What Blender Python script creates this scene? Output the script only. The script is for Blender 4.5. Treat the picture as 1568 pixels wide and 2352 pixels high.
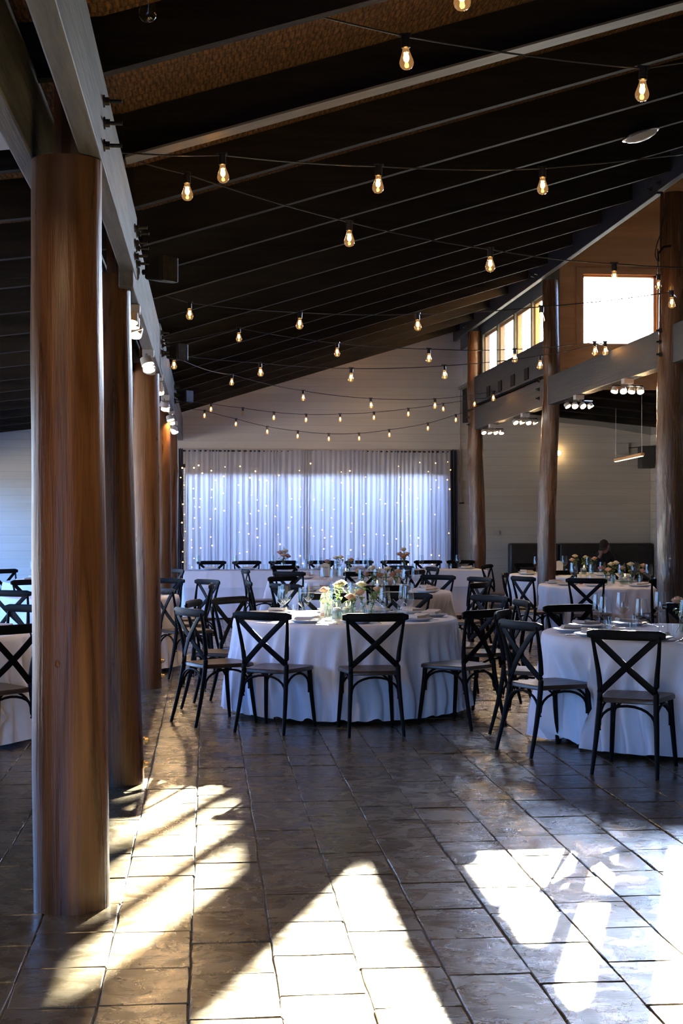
import bpy, bmesh, math, random
from mathutils import Vector, Matrix, Euler
PI = math.pi
rnd = random.Random(7)
for o in list(bpy.data.objects):
    bpy.data.objects.remove(o, do_unlink=True)
SC = bpy.context.scene
COL = SC.collection

# ------------------------------------------------------------------ camera
cam_data = bpy.data.cameras.new('camera')
cam_data.sensor_fit = 'VERTICAL'; cam_data.sensor_height = 36.0; cam_data.lens = 50.0
cam_data.clip_end = 500
cam = bpy.data.objects.new('camera', cam_data); COL.objects.link(cam)
cam.location = (0, 0, 1.54)
cam.rotation_euler = (math.radians(90.333), 0, math.radians(-5.4))
SC.camera = cam
# ------------------------------------------------------------------ sky, sun, exposure
SUN_DIR = Vector((0.352, 1.0, 0.319)).normalized()        # towards the sun
W = bpy.data.worlds.new('sky'); SC.world = W; W.use_nodes = True
nt = W.node_tree; nt.nodes.clear()
sky = nt.nodes.new('ShaderNodeTexSky'); sky.sky_type = 'NISHITA'; sky.sun_disc = False
sky.sun_elevation = math.asin(SUN_DIR.z); sky.sun_rotation = math.atan2(SUN_DIR.x, SUN_DIR.y)
sky.air_density = 1.0; sky.dust_density = 3.5; sky.ozone_density = 5.0
bgn = nt.nodes.new('ShaderNodeBackground'); bgn.inputs['Strength'].default_value = 3.1
wo = nt.nodes.new('ShaderNodeOutputWorld')
wb = nt.nodes.new('ShaderNodeMixRGB'); wb.blend_type = 'MULTIPLY'; wb.inputs[0].default_value = 1.0; wb.inputs[2].default_value = (0.72, 0.92, 1.44, 1)   # white balance set for warm lamps
nt.links.new(sky.outputs[0], wb.inputs[1]); nt.links.new(wb.outputs[0], bgn.inputs[0]); nt.links.new(bgn.outputs[0], wo.inputs[0])
sun_d = bpy.data.lights.new('sun', 'SUN'); sun_d.energy = 520.0; sun_d.angle = math.radians(0.53); sun_d.color = (1.0, 0.90, 0.74)
sun = bpy.data.objects.new('sun', sun_d); COL.objects.link(sun)
sun.rotation_euler = SUN_DIR.to_track_quat('Z', 'Y').to_euler()
def portal(name, loc, rot, sx, sy):
    d = bpy.data.lights.new(name, 'AREA'); d.shape = 'RECTANGLE'; d.size = sx; d.size_y = sy
    d.cycles.is_portal = True
    o = bpy.data.objects.new(name, d); COL.objects.link(o); o.location = loc; o.rotation_euler = rot
    return o
R90 = PI / 2
portal('portal', (1.95, 25.62, 1.27), (-R90, 0, 0), 4.7, 2.5)              # behind the curtain
portal('portal', (-4.62, 16.2, 1.27), (0, -R90, 0), 2.3, 18.0)              # side aisle glazing
portal('portal', (-2.3, -3.62, 1.3), (R90, 0, 0), 4.4, 2.5)               # doors behind the camera
portal('portal', (6.2, 18.75, 4.36), (-R90, 0, 0), 2.5, 0.96)              # high windows
portal('portal', (4.68, 21.0, 4.28), (0, R90, 0), 0.7, 4.6)                # clerestory
SC.view_settings.view_transform = 'Standard'; SC.view_settings.look = 'None'
SC.view_settings.exposure = 0.0; SC.view_settings.gamma = 1.0; SC.view_settings.use_curve_mapping = False
cy = SC.cycles
cy.max_bounces = 8; cy.diffuse_bounces = 5; cy.glossy_bounces = 3; cy.transmission_bounces = 4; cy.transparent_max_bounces = 16
cy.caustics_reflective = False; cy.caustics_refractive = False
cy.sample_clamp_indirect = 6.0
cy.use_adaptive_sampling = True; cy.adaptive_threshold = 0.02; cy.use_denoising = True

# ------------------------------------------------------------------ materials
def new_mat(name):
    m = bpy.data.materials.new(name); m.use_nodes = True
    t = m.node_tree; t.nodes.clear()
    out = t.nodes.new('ShaderNodeOutputMaterial')
    return m, t, out
def N(t, kind, **kw):
    n = t.nodes.new(kind)
    for k, v in kw.items():
        if k in n.inputs: n.inputs[k].default_value = v
        else: setattr(n, k, v)
    return n
def pbr(name, col, rough=0.5, col2=None, scale=(6, 6, 6), detail=4.0, bump=0.0, bscale=None, metal=0.0, spec=0.5, rough2=None,
        obj_rand=0.0, ramp=(0.35, 0.68), coat=0.0, translucent=0.0, coord='Object', distort=0.0):
    m, t, out = new_mat(name)
    p = N(t, 'ShaderNodeBsdfPrincipled'); L = t.links.new
    p.inputs['Roughness'].default_value = rough; p.inputs['Metallic'].default_value = metal
    p.inputs['Specular IOR Level'].default_value = spec; p.inputs['Coat Weight'].default_value = coat
    p.inputs['Base Color'].default_value = (*col, 1)
    L(p.outputs[0], out.inputs[0])
    if col2 or bump or rough2 is not None:
        tc = N(t, 'ShaderNodeTexCoord'); mp = N(t, 'ShaderNodeMapping'); mp.inputs['Scale'].default_value = scale
        L(tc.outputs[coord], mp.inputs[0])
        ns = N(t, 'ShaderNodeTexNoise', Scale=1.0, Detail=detail, Roughness=0.6, Distortion=distort); L(mp.outputs[0], ns.inputs['Vector'])
        if obj_rand:
            oi = N(t, 'ShaderNodeObjectInfo')
            vm = N(t, 'ShaderNodeVectorMath', operation='ADD'); sc = N(t, 'ShaderNodeMath', operation='MULTIPLY'); sc.inputs[1].default_value = 37.0
            L(oi.outputs['Random'], sc.inputs[0]); L(mp.outputs[0], vm.inputs[0]); L(sc.outputs[0], vm.inputs[1]); L(vm.outputs[0], ns.inputs['Vector'])
        if col2:
            cr = N(t, 'ShaderNodeValToRGB'); e = cr.color_ramp.elements
            e[0].position, e[1].position = ramp; e[0].color = (*col, 1); e[1].color = (*col2, 1)
            L(ns.outputs['Fac'], cr.inputs[0])
            if obj_rand:
                hs = N(t, 'ShaderNodeHueSaturation'); ma = N(t, 'ShaderNodeMapRange')
                ma.inputs['To Min'].default_value = 1 - obj_rand; ma.inputs['To Max'].default_value = 1 + obj_rand
                L(oi.outputs['Random'], ma.inputs['Value']); L(ma.outputs[0], hs.inputs['Value']); L(cr.outputs[0], hs.inputs['Color']); L(hs.outputs[0], p.inputs['Base Color'])
            else:
                L(cr.outputs[0], p.inputs['Base Color'])
        if rough2 is not None:
            mr = N(t, 'ShaderNodeMapRange'); mr.inputs['From Min'].default_value = 0.3; mr.inputs['From Max'].default_value = 0.7
            mr.inputs['To Min'].default_value = rough; mr.inputs['To Max'].default_value = rough2
            L(ns.outputs['Fac'], mr.inputs['Value']); L(mr.outputs[0], p.inputs['Roughness'])
        if bump:
            src = ns
            if bscale:
                mp2 = N(t, 'ShaderNodeMapping'); mp2.inputs['Scale'].default_value = bscale; L(tc.outputs[coord], mp2.inputs[0])
                src = N(t, 'ShaderNodeTexNoise', Scale=1.0, Detail=6.0, Roughness=0.6); L(mp2.outputs[0], src.inputs['Vector'])
            bp = N(t, 'ShaderNodeBump', Strength=1.0, Distance=bump); L(src.outputs['Fac'], bp.inputs['Height']); L(bp.outputs[0], p.inputs['Normal'])
    if translucent:
        tr = N(t, 'ShaderNodeBsdfTranslucent'); tr.inputs[0].default_value = (*col, 1)
        mx = N(t, 'ShaderNodeMixShader'); mx.inputs[0].default_value = translucent
        L(p.outputs[0], mx.inputs[1]); L(tr.outputs[0], mx.inputs[2]); L(mx.outputs[0], out.inputs[0])
    return m
def emit(name, col, strength, sample=True):
    m, t, out = new_mat(name)
    e = N(t, 'ShaderNodeEmission', Strength=strength); e.inputs[0].default_value = (*col, 1)
    t.links.new(e.outputs[0], out.inputs[0])
    if not sample: m.cycles.emission_sampling = 'NONE'
    return m
def thin_glass(name, tint=(1, 1, 1), ior=1.45, rough=0.02, extra=0.0):
    m, t, out = new_mat(name); L = t.links.new
    tr = N(t, 'ShaderNodeBsdfTransparent'); tr.inputs[0].default_value = (*tint, 1)
    gl = N(t, 'ShaderNodeBsdfGlossy', Roughness=rough); gl.inputs[0].default_value = (1, 1, 1, 1)
    lw = N(t, 'ShaderNodeLayerWeight', Blend=0.5); pw = N(t, 'ShaderNodeMath', operation='POWER'); pw.inputs[1].default_value = 5.0
    f0 = ((ior - 1) / (ior + 1)) ** 2 + extra
    ma = N(t, 'ShaderNodeMath', operation='MULTIPLY_ADD', use_clamp=True); ma.inputs[1].default_value = 0.6; ma.inputs[2].default_value = f0
    mx = N(t, 'ShaderNodeMixShader')
    L(lw.outputs['Facing'], pw.inputs[0]); L(pw.outputs[0], ma.inputs[0]); L(ma.outputs[0], mx.inputs[0]); L(tr.outputs[0], mx.inputs[1]); L(gl.outputs[0], mx.inputs[2]); L(mx.outputs[0], out.inputs[0])
    return m

M = {}
M['post'] = pbr('varnished_log', (0.052, 0.018, 0.005), 0.22, (0.175, 0.074, 0.024), (9, 9, 0.6), 9.0, 0.007, (34, 34, 1.8), rough2=0.46, obj_rand=0.12, spec=0.36, distort=1.2, ramp=(0.34, 0.66))
M['post_gloss'] = pbr('glossy_varnished_log', (0.050, 0.018, 0.006), 0.14, (0.150, 0.066, 0.024), (9, 9, 0.8), 9.0, 0.012, (20, 20, 3.0), rough2=0.36, obj_rand=0.12, spec=0.5, distort=1.2, ramp=(0.34, 0.66), coat=0.2)
M['grey_beam'] = pbr('weathered_beam', (0.050, 0.047, 0.042), 0.65, (0.140, 0.130, 0.114), (14, 1.2, 14), 7.0, 0.004, (40, 2.0, 40), obj_rand=0.1)
M['dark_beam'] = pbr('dark_beam', (0.018, 0.019, 0.020), 0.55, (0.034, 0.035, 0.036), (14, 1.0, 14), 6.0, 0.003, (40, 1.6, 40))
M['rafter'] = pbr('dark_rafter', (0.014, 0.0115, 0.0095), 0.75, (0.026, 0.021, 0.017), (1.2, 14, 14), 6.0, 0.003, (1.5, 40, 40), obj_rand=0.15, spec=0.10)
M['batten'] = pbr('pale_batten', (0.13, 0.12, 0.105), 0.6, (0.19, 0.175, 0.155), (1.2, 14, 14), 5.0)
M['pale_panel'] = pbr('pale_panel', (0.62, 0.64, 0.66), 0.5, (0.7, 0.71, 0.72), (3, 3, 3), 4.0)
M['white_wall'] = pbr('cream_board', (0.66, 0.60, 0.50), 0.55, (0.72, 0.66, 0.56), (0.6, 6, 9), 5.0, 0.002, (2, 20, 40), obj_rand=0.03)
M['cedar'] = pbr('cedar_board', (0.66, 0.36, 0.155), 0.5, (0.78, 0.46, 0.225), (1.0, 8, 14), 6.0, 0.002, (2, 20, 50), obj_rand=0.12)
M['cedar_trim'] = pbr('cedar_trim', (0.55, 0.30, 0.13), 0.45, (0.63, 0.37, 0.18), (3, 8, 8), 5.0)
M['olive'] = pbr('olive_frame', (0.16, 0.17, 0.14), 0.5, (0.20, 0.21, 0.175), (5, 5, 5), 3.0)
M['plaster'] = pbr('plain_plaster', (0.30, 0.28, 0.25), 0.8, (0.34, 0.32, 0.28), (3, 3, 3), 4.0)
M['grout'] = pbr('grout', (0.05, 0.044, 0.032), 0.7, (0.14, 0.125, 0.095), (9, 9, 9), 5.0, 0.003)
M['black'] = pbr('black_lacquer', (0.004, 0.004, 0.0044), 0.44, (0.007, 0.007, 0.0074), (30, 30, 6), 4.0, 0.0008, (60, 60, 12), spec=0.07)
M['seat'] = pbr('dark_seat', (0.028, 0.017, 0.011), 0.28, (0.055, 0.036, 0.024), (26, 3, 26), 7.0, 0.0008, (60, 5, 60), rough2=0.42)
M['cloth'] = pbr('white_linen', (0.75, 0.775, 0.87), 0.85, (0.79, 0.815, 0.90), (4, 4, 4), 4.0, 0.0015, (25, 25, 25), spec=0.15)
M['table'] = pbr('table_wood', (0.25, 0.19, 0.13), 0.5, (0.32, 0.25, 0.18), (2, 12, 12), 4.0)
M['steel'] = pbr('dark_steel', (0.035, 0.033, 0.032), 0.4, (0.06, 0.055, 0.05), (20, 20, 20), 4.0, metal=0.7)
M['brass'] = pbr('brass_bolt', (0.32, 0.20, 0.08), 0.35, (0.42, 0.28, 0.12), (30, 30, 30), 3.0, metal=0.9)
M['cutlery'] = pbr('cutlery_steel', (0.62, 0.61, 0.60), 0.18, (0.7, 0.69, 0.68), (30, 30, 30), 3.0, metal=1.0)
M['china'] = pbr('pale_china', (0.66, 0.69, 0.72), 0.2, (0.70, 0.73, 0.76), (6, 6, 6), 3.0)
M['napkin'] = pbr('beige_napkin', (0.58, 0.50, 0.44), 0.9, (0.66, 0.58, 0.51), (40, 40, 40), 4.0, 0.001, (90, 90, 90))
M['card'] = pbr('blush_card', (0.66, 0.52, 0.44), 0.7, (0.72, 0.58, 0.50), (9, 9, 9), 3.0)
M['cream_card'] = pbr('cream_card', (0.72, 0.66, 0.53), 0.6, (0.78, 0.72, 0.60), (9, 9, 9), 3.0, translucent=0.25)
M['ink'] = pbr('dark_ink', (0.03, 0.028, 0.025), 0.6, (0.04, 0.038, 0.034), (9, 9, 9), 2.0)
M['redwood'] = pbr('redwood_base', (0.22, 0.07, 0.035), 0.45, (0.30, 0.11, 0.06), (20, 5, 20), 4.0)
M['wax'] = pbr('candle_wax', (0.78, 0.70, 0.60), 0.5, (0.84, 0.77, 0.68), (20, 20, 20), 3.0)
M['flame'] = emit('candle_flame', (1.0, 0.62, 0.22), 18.0, False)
M['glass'] = thin_glass('drinking_glass', (0.955, 0.965, 0.97), 1.46, 0.0, 0.0)
M['vase_glass'] = thin_glass('vase_glass', (0.93, 0.96, 0.95), 1.45, 0.02, 0.02)
M['pane'] = thin_glass('window_pane', (0.96, 0.98, 0.97), 1.35, 0.0)
M['bulb_glass'] = thin_glass('bulb_glass', (1.0, 0.88, 0.66), 1.45, 0.03, 0.02)
M['bulb_lit'] = thin_glass('lit_bulb_glass', (1.0, 0.86, 0.62), 1.45, 0.03, 0.02)
def glow(m, col, st):
    t = m.node_tree; out = [n for n in t.nodes if n.type == 'OUTPUT_MATERIAL'][0]; src = out.inputs[0].links[0].from_socket
    e = N(t, 'ShaderNodeEmission', Strength=st); e.inputs[0].default_value = (*col, 1); a = N(t, 'ShaderNodeAddShader')
    t.links.new(src, a.inputs[0]); t.links.new(e.outputs[0], a.inputs[1]); t.links.new(a.outputs[0], out.inputs[0]); m.cycles.emission_sampling = 'NONE'
glow(M['bulb_lit'], (1.0, 0.52, 0.20), 0.16)
M['filament'] = emit('warm_filament', (1.0, 0.50, 0.15), 70.0)
M['socket'] = pbr('black_socket', (0.012, 0.012, 0.013), 0.35, (0.02, 0.02, 0.02), (30, 30, 30), 3.0)
M['lamp_white'] = pbr('white_lamp_body', (0.62, 0.58, 0.52), 0.35, (0.68, 0.64, 0.58), (12, 12, 12), 3.0)
M['lamp_face'] = emit('warm_lamp_face', (1.0, 0.64, 0.31), 520.0)
M['fairy'] = emit('fairy_glow', (1.0, 0.60, 0.21), 6.0, False)
M['strip'] = emit('led_strip', (1.0, 0.80, 0.55), 7.0)
M['curtain'] = pbr('sheer_curtain', (0.76, 0.73, 0.71), 0.9, (0.82, 0.79, 0.77), (3, 3, 3), 3.0, spec=0.1, translucent=0.5)
M['navy'] = pbr('navy_drape', (0.018, 0.019, 0.030), 0.9, (0.03, 0.03, 0.045), (12, 12, 2), 3.0)
M['speaker'] = pbr('speaker_plastic', (0.018, 0.017, 0.016), 0.5, (0.03, 0.028, 0.026), (60, 60, 60), 3.0, 0.001)
M['leather'] = pbr('black_leather', (0.020, 0.018, 0.016), 0.42, (0.036, 0.032, 0.029), (9, 9, 9), 5.0, 0.003, (30, 30, 30))
M['metal_wire'] = pbr('steel_wire', (0.35, 0.33, 0.30), 0.4, (0.4, 0.38, 0.35), (9, 9, 9), 2.0, metal=0.8)
M['stem'] = pbr('green_stem', (0.10, 0.16, 0.045), 0.5, (0.16, 0.24, 0.07), (30, 30, 30), 3.0)
M['leaf'] = pbr('green_leaf', (0.10, 0.17, 0.045), 0.45, (0.20, 0.29, 0.08), (30, 30, 30), 3.0, translucent=0.3)
for k, a, b in (('cream', (0.80, 0.72, 0.48), (0.86, 0.80, 0.62)), ('peach', (0.74, 0.47, 0.30), (0.82, 0.58, 0.42)), ('mauve', (0.50, 0.27, 0.27), (0.60, 0.36, 0.36)), ('rust', (0.50, 0.20, 0.10), (0.60, 0.28, 0.15)), ('pink', (0.64, 0.30, 0.27), (0.72, 0.40, 0.36))):
    M['rose_' + k] = pbr(k + '_petal', a, 0.6, b, (50, 50, 50), 3.0, translucent=0.25)
M['skin'] = pbr('skin', (0.42, 0.22, 0.15), 0.5, (0.48, 0.26, 0.18), (20, 20, 20), 3.0)
M['shirt'] = pbr('dark_shirt', (0.016, 0.015, 0.016), 0.85, (0.026, 0.024, 0.025), (30, 30, 30), 4.0)
M['cap'] = pbr('brown_cap', (0.035, 0.022, 0.016), 0.8, (0.05, 0.034, 0.026), (40, 40, 40), 4.0)
M['hair'] = pbr('dark_hair', (0.02, 0.013, 0.009), 0.6, (0.035, 0.024, 0.016), (60, 60, 10), 3.0)
M['jeans'] = pbr('blue_jeans', (0.04, 0.05, 0.08), 0.85, (0.06, 0.07, 0.11), (40, 40, 40), 4.0)
M['paving'] = pbr('outdoor_paving', (0.22, 0.21, 0.19), 0.8, (0.30, 0.28, 0.25), (1, 1, 1), 5.0)
M['white_plastic'] = pbr('white_plastic', (0.55, 0.52, 0.46), 0.35, (0.58, 0.55, 0.49), (9, 9, 9), 2.0)
M['conduit'] = pbr('painted_conduit', (0.40, 0.34, 0.27), 0.45, (0.45, 0.38, 0.31), (9, 9, 9), 2.0)

def slate_mat():
    m, t, out = new_mat('slate_tile'); L = t.links.new
    p = N(t, 'ShaderNodeBsdfPrincipled'); L(p.outputs[0], out.inputs[0])
    ge = N(t, 'ShaderNodeNewGeometry'); oi = N(t, 'ShaderNodeObjectInfo')
    ad = N(t, 'ShaderNodeMath', operation='ADD'); L(ge.outputs['Random Per Island'], ad.inputs[0]); L(oi.outputs['Random'], ad.inputs[1])
    fr = N(t, 'ShaderNodeMath', operation='FRACT'); L(ad.outputs[0], fr.inputs[0])
    n1 = N(t, 'ShaderNodeTexNoise', Scale=5.0, Detail=7.0, Roughness=0.62, Distortion=1.2); L(ge.outputs['Position'], n1.inputs['Vector'])
    cr = N(t, 'ShaderNodeValToRGB'); e = cr.color_ramp.elements
    e[0].position = 0.3; e[0].color = (0.060, 0.047, 0.026, 1); e[1].position = 0.7; e[1].color = (0.135, 0.110, 0.063, 1)
    L(n1.outputs['Fac'], cr.inputs[0])
    hs = N(t, 'ShaderNodeHueSaturation'); mr = N(t, 'ShaderNodeMapRange'); mr.inputs['To Min'].default_value = 0.82; mr.inputs['To Max'].default_value = 1.15
    L(fr.outputs[0], mr.inputs['Value']); L(mr.outputs[0], hs.inputs['Value']); L(cr.outputs[0], hs.inputs['Color']); L(hs.outputs[0], p.inputs['Base Color'])
    mr2 = N(t, 'ShaderNodeMapRange'); mr2.inputs['From Min'].default_value = 0.3; mr2.inputs['From Max'].default_value = 0.7; mr2.inputs['To Min'].default_value = 0.17; mr2.inputs['To Max'].default_value = 0.36
    L(n1.outputs['Fac'], mr2.inputs['Value']); L(mr2.outputs[0], p.inputs['Roughness'])
    p.inputs['Specular IOR Level'].default_value = 0.75
    mp = N(t, 'ShaderNodeMapping'); mp.inputs['Scale'].default_value = (3.2, 6.5, 6.0); L(ge.outputs['Position'], mp.inputs[0])
    n2 = N(t, 'ShaderNodeTexNoise', Scale=1.4, Detail=8.0, Roughness=0.58, Distortion=1.6); L(mp.outputs[0], n2.inputs['Vector'])
    # cleft ledges: stepped noise
    st = N(t, 'ShaderNodeMath', operation='MULTIPLY'); st.inputs[1].default_value = 7.0; L(n2.outputs['Fac'], st.inputs[0])
    fl = N(t, 'ShaderNodeMath', operation='FLOOR'); L(st.outputs[0], fl.inputs[0])
    dv = N(t, 'ShaderNodeMath', operation='MULTIPLY'); dv.inputs[1].default_value = 0.02; L(fl.outputs[0], dv.inputs[0])
    sm = N(t, 'ShaderNodeMath', operation='ADD'); L(dv.outputs[0], sm.inputs[0]); L(n2.outputs['Fac'], sm.inputs[1])
    bp = N(t, 'ShaderNodeBump', Strength=0.6, Distance=0.0055); L(sm.outputs[0], bp.inputs['Height']); L(bp.outputs[0], p.inputs['Normal'])
    return m
M['slate'] = slate_mat()
def thatch_mat():
    m, t, out = new_mat('woven_matting'); L = t.links.new
    p = N(t, 'ShaderNodeBsdfPrincipled', Roughness=0.9); L(p.outputs[0], out.inputs[0])
    tc = N(t, 'ShaderNodeTexCoord')
    n0 = N(t, 'ShaderNodeTexNoise', Scale=7.0, Detail=3.0); L(tc.outputs['Object'], n0.inputs['Vector'])
    wob = N(t, 'ShaderNodeMixRGB', blend_type='ADD'); wob.inputs[0].default_value = 0.009
    L(tc.outputs['Object'], wob.inputs[1]); L(n0.outputs['Color'], wob.inputs[2])
    mp = N(t, 'ShaderNodeMapping'); mp.inputs['Scale'].default_value = (80, 16, 16); L(wob.outputs[0], mp.inputs[0])
    n1 = N(t, 'ShaderNodeTexNoise', Scale=1.0, Detail=6.0, Roughness=0.7); L(mp.outputs[0], n1.inputs['Vector'])
    mp2 = N(t, 'ShaderNodeMapping'); mp2.inputs['Rotation'].default_value = (0, 0, 0); mp2.inputs['Scale'].default_value = (1, 1, 0); L(wob.outputs[0], mp2.inputs[0])
    br = N(t, 'ShaderNodeTexBrick', Scale=1.0); L(mp2.outputs[0], br.inputs['Vector'])
    br.inputs['Color1'].default_value = (1, 1, 1, 1); br.inputs['Color2'].default_value = (.8, .8, .8, 1); br.inputs['Mortar'].default_value = (.38, .36, .34, 1)
    br.inputs['Mortar Size'].default_value = 0.006; br.inputs['Mortar Smooth'].default_value = 0.6; br.inputs['Brick Width'].default_value = 0.03; br.inputs['Row Height'].default_value = 0.11
    cr = N(t, 'ShaderNodeValToRGB'); e = cr.color_ramp.elements
    e[0].position = 0.36; e[0].color = (0.05, 0.019, 0.006, 1); e[1].position = 0.66; e[1].color = (0.34, 0.155, 0.048, 1)
    L(n1.outputs['Fac'], cr.inputs[0])
    mu = N(t, 'ShaderNodeMixRGB', blend_type='MULTIPLY'); mu.inputs[0].default_value = 1.0; L(cr.outputs[0], mu.inputs[1]); L(br.outputs['Color'], mu.inputs[2]); L(mu.outputs[0], p.inputs['Base Color'])
    bp = N(t, 'ShaderNodeBump', Strength=1.0, Distance=0.012); L(n1.outputs['Fac'], bp.inputs['Height']); L(bp.outputs[0], p.inputs['Normal'])
    return m
M['thatch'] = thatch_mat()
def brick_mat():
    m, t, out = new_mat('garden_brick'); L = t.links.new
    p = N(t, 'ShaderNodeBsdfPrincipled', Roughness=0.85); L(p.outputs[0], out.inputs[0])
    tc = N(t, 'ShaderNodeTexCoord'); mp = N(t, 'ShaderNodeMapping'); mp.inputs['Rotation'].default_value = (R90, 0, 0); L(tc.outputs['Object'], mp.inputs[0])
    b = N(t, 'ShaderNodeTexBrick', Scale=4.0); b.inputs['Color1'].default_value = (0.016, 0.014, 0.016, 1); b.inputs['Color2'].default_value = (0.028, 0.024, 0.026, 1); b.inputs['Mortar'].default_value = (0.06, 0.058, 0.06, 1)
    L(mp.outputs[0], b.inputs['Vector']); L(b.outputs['Color'], p.inputs['Base Color'])
    return m
M['brick'] = brick_mat()

# ------------------------------------------------------------------ mesh helpers
class MB:
    def __init__(s): s.v = []; s.f = []; s.m = []; s.cur = 0
    def add(s, vs, fs):
        b = len(s.v); s.v += [tuple(p) for p in vs]; s.f += [tuple(i + b for i in f) for f in fs]; s.m += [s.cur] * len(fs); return s
    def box(s, x0, x1, y0, y1, z0, z1):
        return s.add([(x0, y0, z0), (x1, y0, z0), (x1, y1, z0), (x0, y1, z0), (x0, y0, z1), (x1, y0, z1), (x1, y1, z1), (x0, y1, z1)],
                     [(0, 3, 2, 1), (4, 5, 6, 7), (0, 1, 5, 4), (1, 2, 6, 5), (2, 3, 7, 6), (3, 0, 4, 7)])
    def prism(s, poly, y0, y1):           # polygon in XZ, extruded along Y
        n = len(poly)
        vs = [(x, y0, z) for x, z in poly] + [(x, y1, z) for x, z in poly]
        fs = [tuple(range(n)), tuple(range(2 * n - 1, n - 1, -1))] + [((i + 1) % n, i, n + i, n + (i + 1) % n) for i in range(n)]
        return s.add(vs, fs)
    def sweep(s, pts, sizes, prof, up=(0, 0, 1), cap=True):
        P = [Vector(p) for p in pts]; k = len(P); n = len(prof); up = Vector(up); vs = []
        for i, p in enumerate(P):
            t = (P[min(i + 1, k - 1)] - P[max(i - 1, 0)]).normalized()
            a = up.cross(t)
            if a.length < 1e-4: a = Vector((1, 0, 0)).cross(t)
            a.normalize(); b = t.cross(a)
            sz = sizes[i] if isinstance(sizes, list) else sizes
            sa, sb = sz if isinstance(sz, tuple) else (sz, sz)
            vs += [p + a * (x * sa) + b * (y * sb) for x, y in prof]
        fs = [(i * n + j, i * n + (j + 1) % n, (i + 1) * n + (j + 1) % n, (i + 1) * n + j) for i in range(k - 1) for j in range(n)]
        if cap: fs += [tuple(range(n - 1, -1, -1)), tuple(range((k - 1) * n, k * n))]
        return s.add(vs, fs)
    def tube(s, pts, r, n=8, cap=True, up=(0.013, 0.031, 1)):
        return s.sweep(pts, r, [(math.cos(2 * PI * i / n), math.sin(2 * PI * i / n)) for i in range(n)], up, cap)
    def lathe(s, prof, n=16, c=(0, 0, 0)):
        vs = []; fs = []; k = len(prof)
        for r, z in prof:
            vs += [(c[0] + r * math.cos(2 * PI * j / n), c[1] + r * math.sin(2 * PI * j / n), c[2] + z) for j in range(n)]
        fs = [(i * n + j, i * n + (j + 1) % n, (i + 1) * n + (j + 1) % n, (i + 1) * n + j) for i in range(k - 1) for j in range(n)]
        if prof[0][0] > 1e-5: fs.append(tuple(range(n - 1, -1, -1)))
        if prof[-1][0] > 1e-5: fs.append(tuple(range((k - 1) * n, k * n)))
        return s.add(vs, fs)
    def ell(s, c, r, nu=12, nv=8, rot=None):
        prof = [(math.sin(PI * i / nv), -math.cos(PI * i / nv)) for i in range(nv + 1)]
        t = MB(); t.lathe([(max(a, 1e-6), b) for a, b in prof], nu)
        q = rot or Matrix.Identity(3)
        return s.add([Vector(c) + q @ Vector((p[0] * r[0], p[1] * r[1], p[2] * r[2])) for p in t.v], t.f)
    def xf(s, mat):
        s.v = [tuple(mat @ Vector(p)) for p in s.v]; return s
    def mesh(s, name, mats, smooth=True, ang=40):
        me = bpy.data.meshes.new(name); me.from_pydata(s.v, [], s.f)
        for m in (mats if isinstance(mats, (list, tuple)) else [mats]): me.materials.append(m)
        if any(s.m): me.polygons.foreach_set('material_index', s.m)
        me.polygons.foreach_set('use_smooth', [smooth] * len(s.f)); me.update()
        if smooth and ang < 180: me.set_sharp_from_angle(angle=math.radians(ang))
        return me
    def build(s, name, mats, parent=None, smooth=True, ang=40, loc=None, bevel=0):
        return link(name, s.mesh(name, mats, smooth, ang), parent, loc, bevel=bevel)
def link(name, me, parent=None, loc=None, rot=None, bevel=0):
    o = bpy.data.objects.new(name, me); COL.objects.link(o)
    if parent: o.parent = parent
    if loc is not None: o.location = loc
    if rot is not None: o.rotation_euler = rot
    if bevel:
        b = o.modifiers.new('edge', 'BEVEL'); b.width = bevel; b.segments = 2; b.limit_method = 'ANGLE'; b.angle_limit = math.radians(50)
    return o
def tag(o, label=None, cat=None, group=None, kind=None):
    for k, v in (('label', label), ('category', cat), ('group', group), ('kind', kind)):
        if v: o[k] = v
    return o
def thing(name, label, cat, loc=(0, 0, 0), rz=0.0, group=None, kind=None):
    o = bpy.data.objects.new(name, None); COL.objects.link(o); o.location = loc; o.rotation_euler = (0, 0, rz); o.empty_display_size = 0.1
    return tag(o, label, cat, group, kind)
KIDS = {}
def dup(root, loc=None, rz=None, label=None, group=None, scale=None):
    kids = {}
    def rec(o, par):
        c = o.copy(); COL.objects.link(c)
        if par: c.parent = par
        for k in o.children: rec(k, c)
        return c
    r = rec(root, None)
    if loc is not None: r.location = loc
    if rz is not None: r.rotation_euler = (0, 0, rz)
    if scale is not None: r.scale = (scale, scale, scale)
    if label: r['label'] = label
    if group: r['group'] = group
    return r
RECT = [(-1, -0.8), (-0.8, -1), (0.8, -1), (1, -0.8), (1, 0.8), (0.8, 1), (-0.8, 1), (-1, 0.8)]
def smooth_pts(pts, n):
    P = [Vector(p) for p in pts]; out = []
    for i in range(len(P) - 1):
        p0, p1, p2, p3 = P[max(i - 1, 0)], P[i], P[i + 1], P[min(i + 2, len(P) - 1)]
        for k in range(n):
            t = k / n
            out.append(0.5 * ((2 * p1) + (p2 - p0) * t + (2 * p0 - 5 * p1 + 4 * p2 - p3) * t * t + (3 * p1 - p0 - 3 * p2 + p3) * t ** 3))
    out.append(P[-1]); return out

# roof planes
def zr(x): return 3.37 + 0.305 * (x + 0.42)         # underside of hall rafters
def zl(x): return 3.37 + 0.12 * (x + 0.42)          # underside of left aisle rafters
YB = 25.4                                            # back wall
XR = 8.1
XL = -4.6
YF = -3.6

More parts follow.
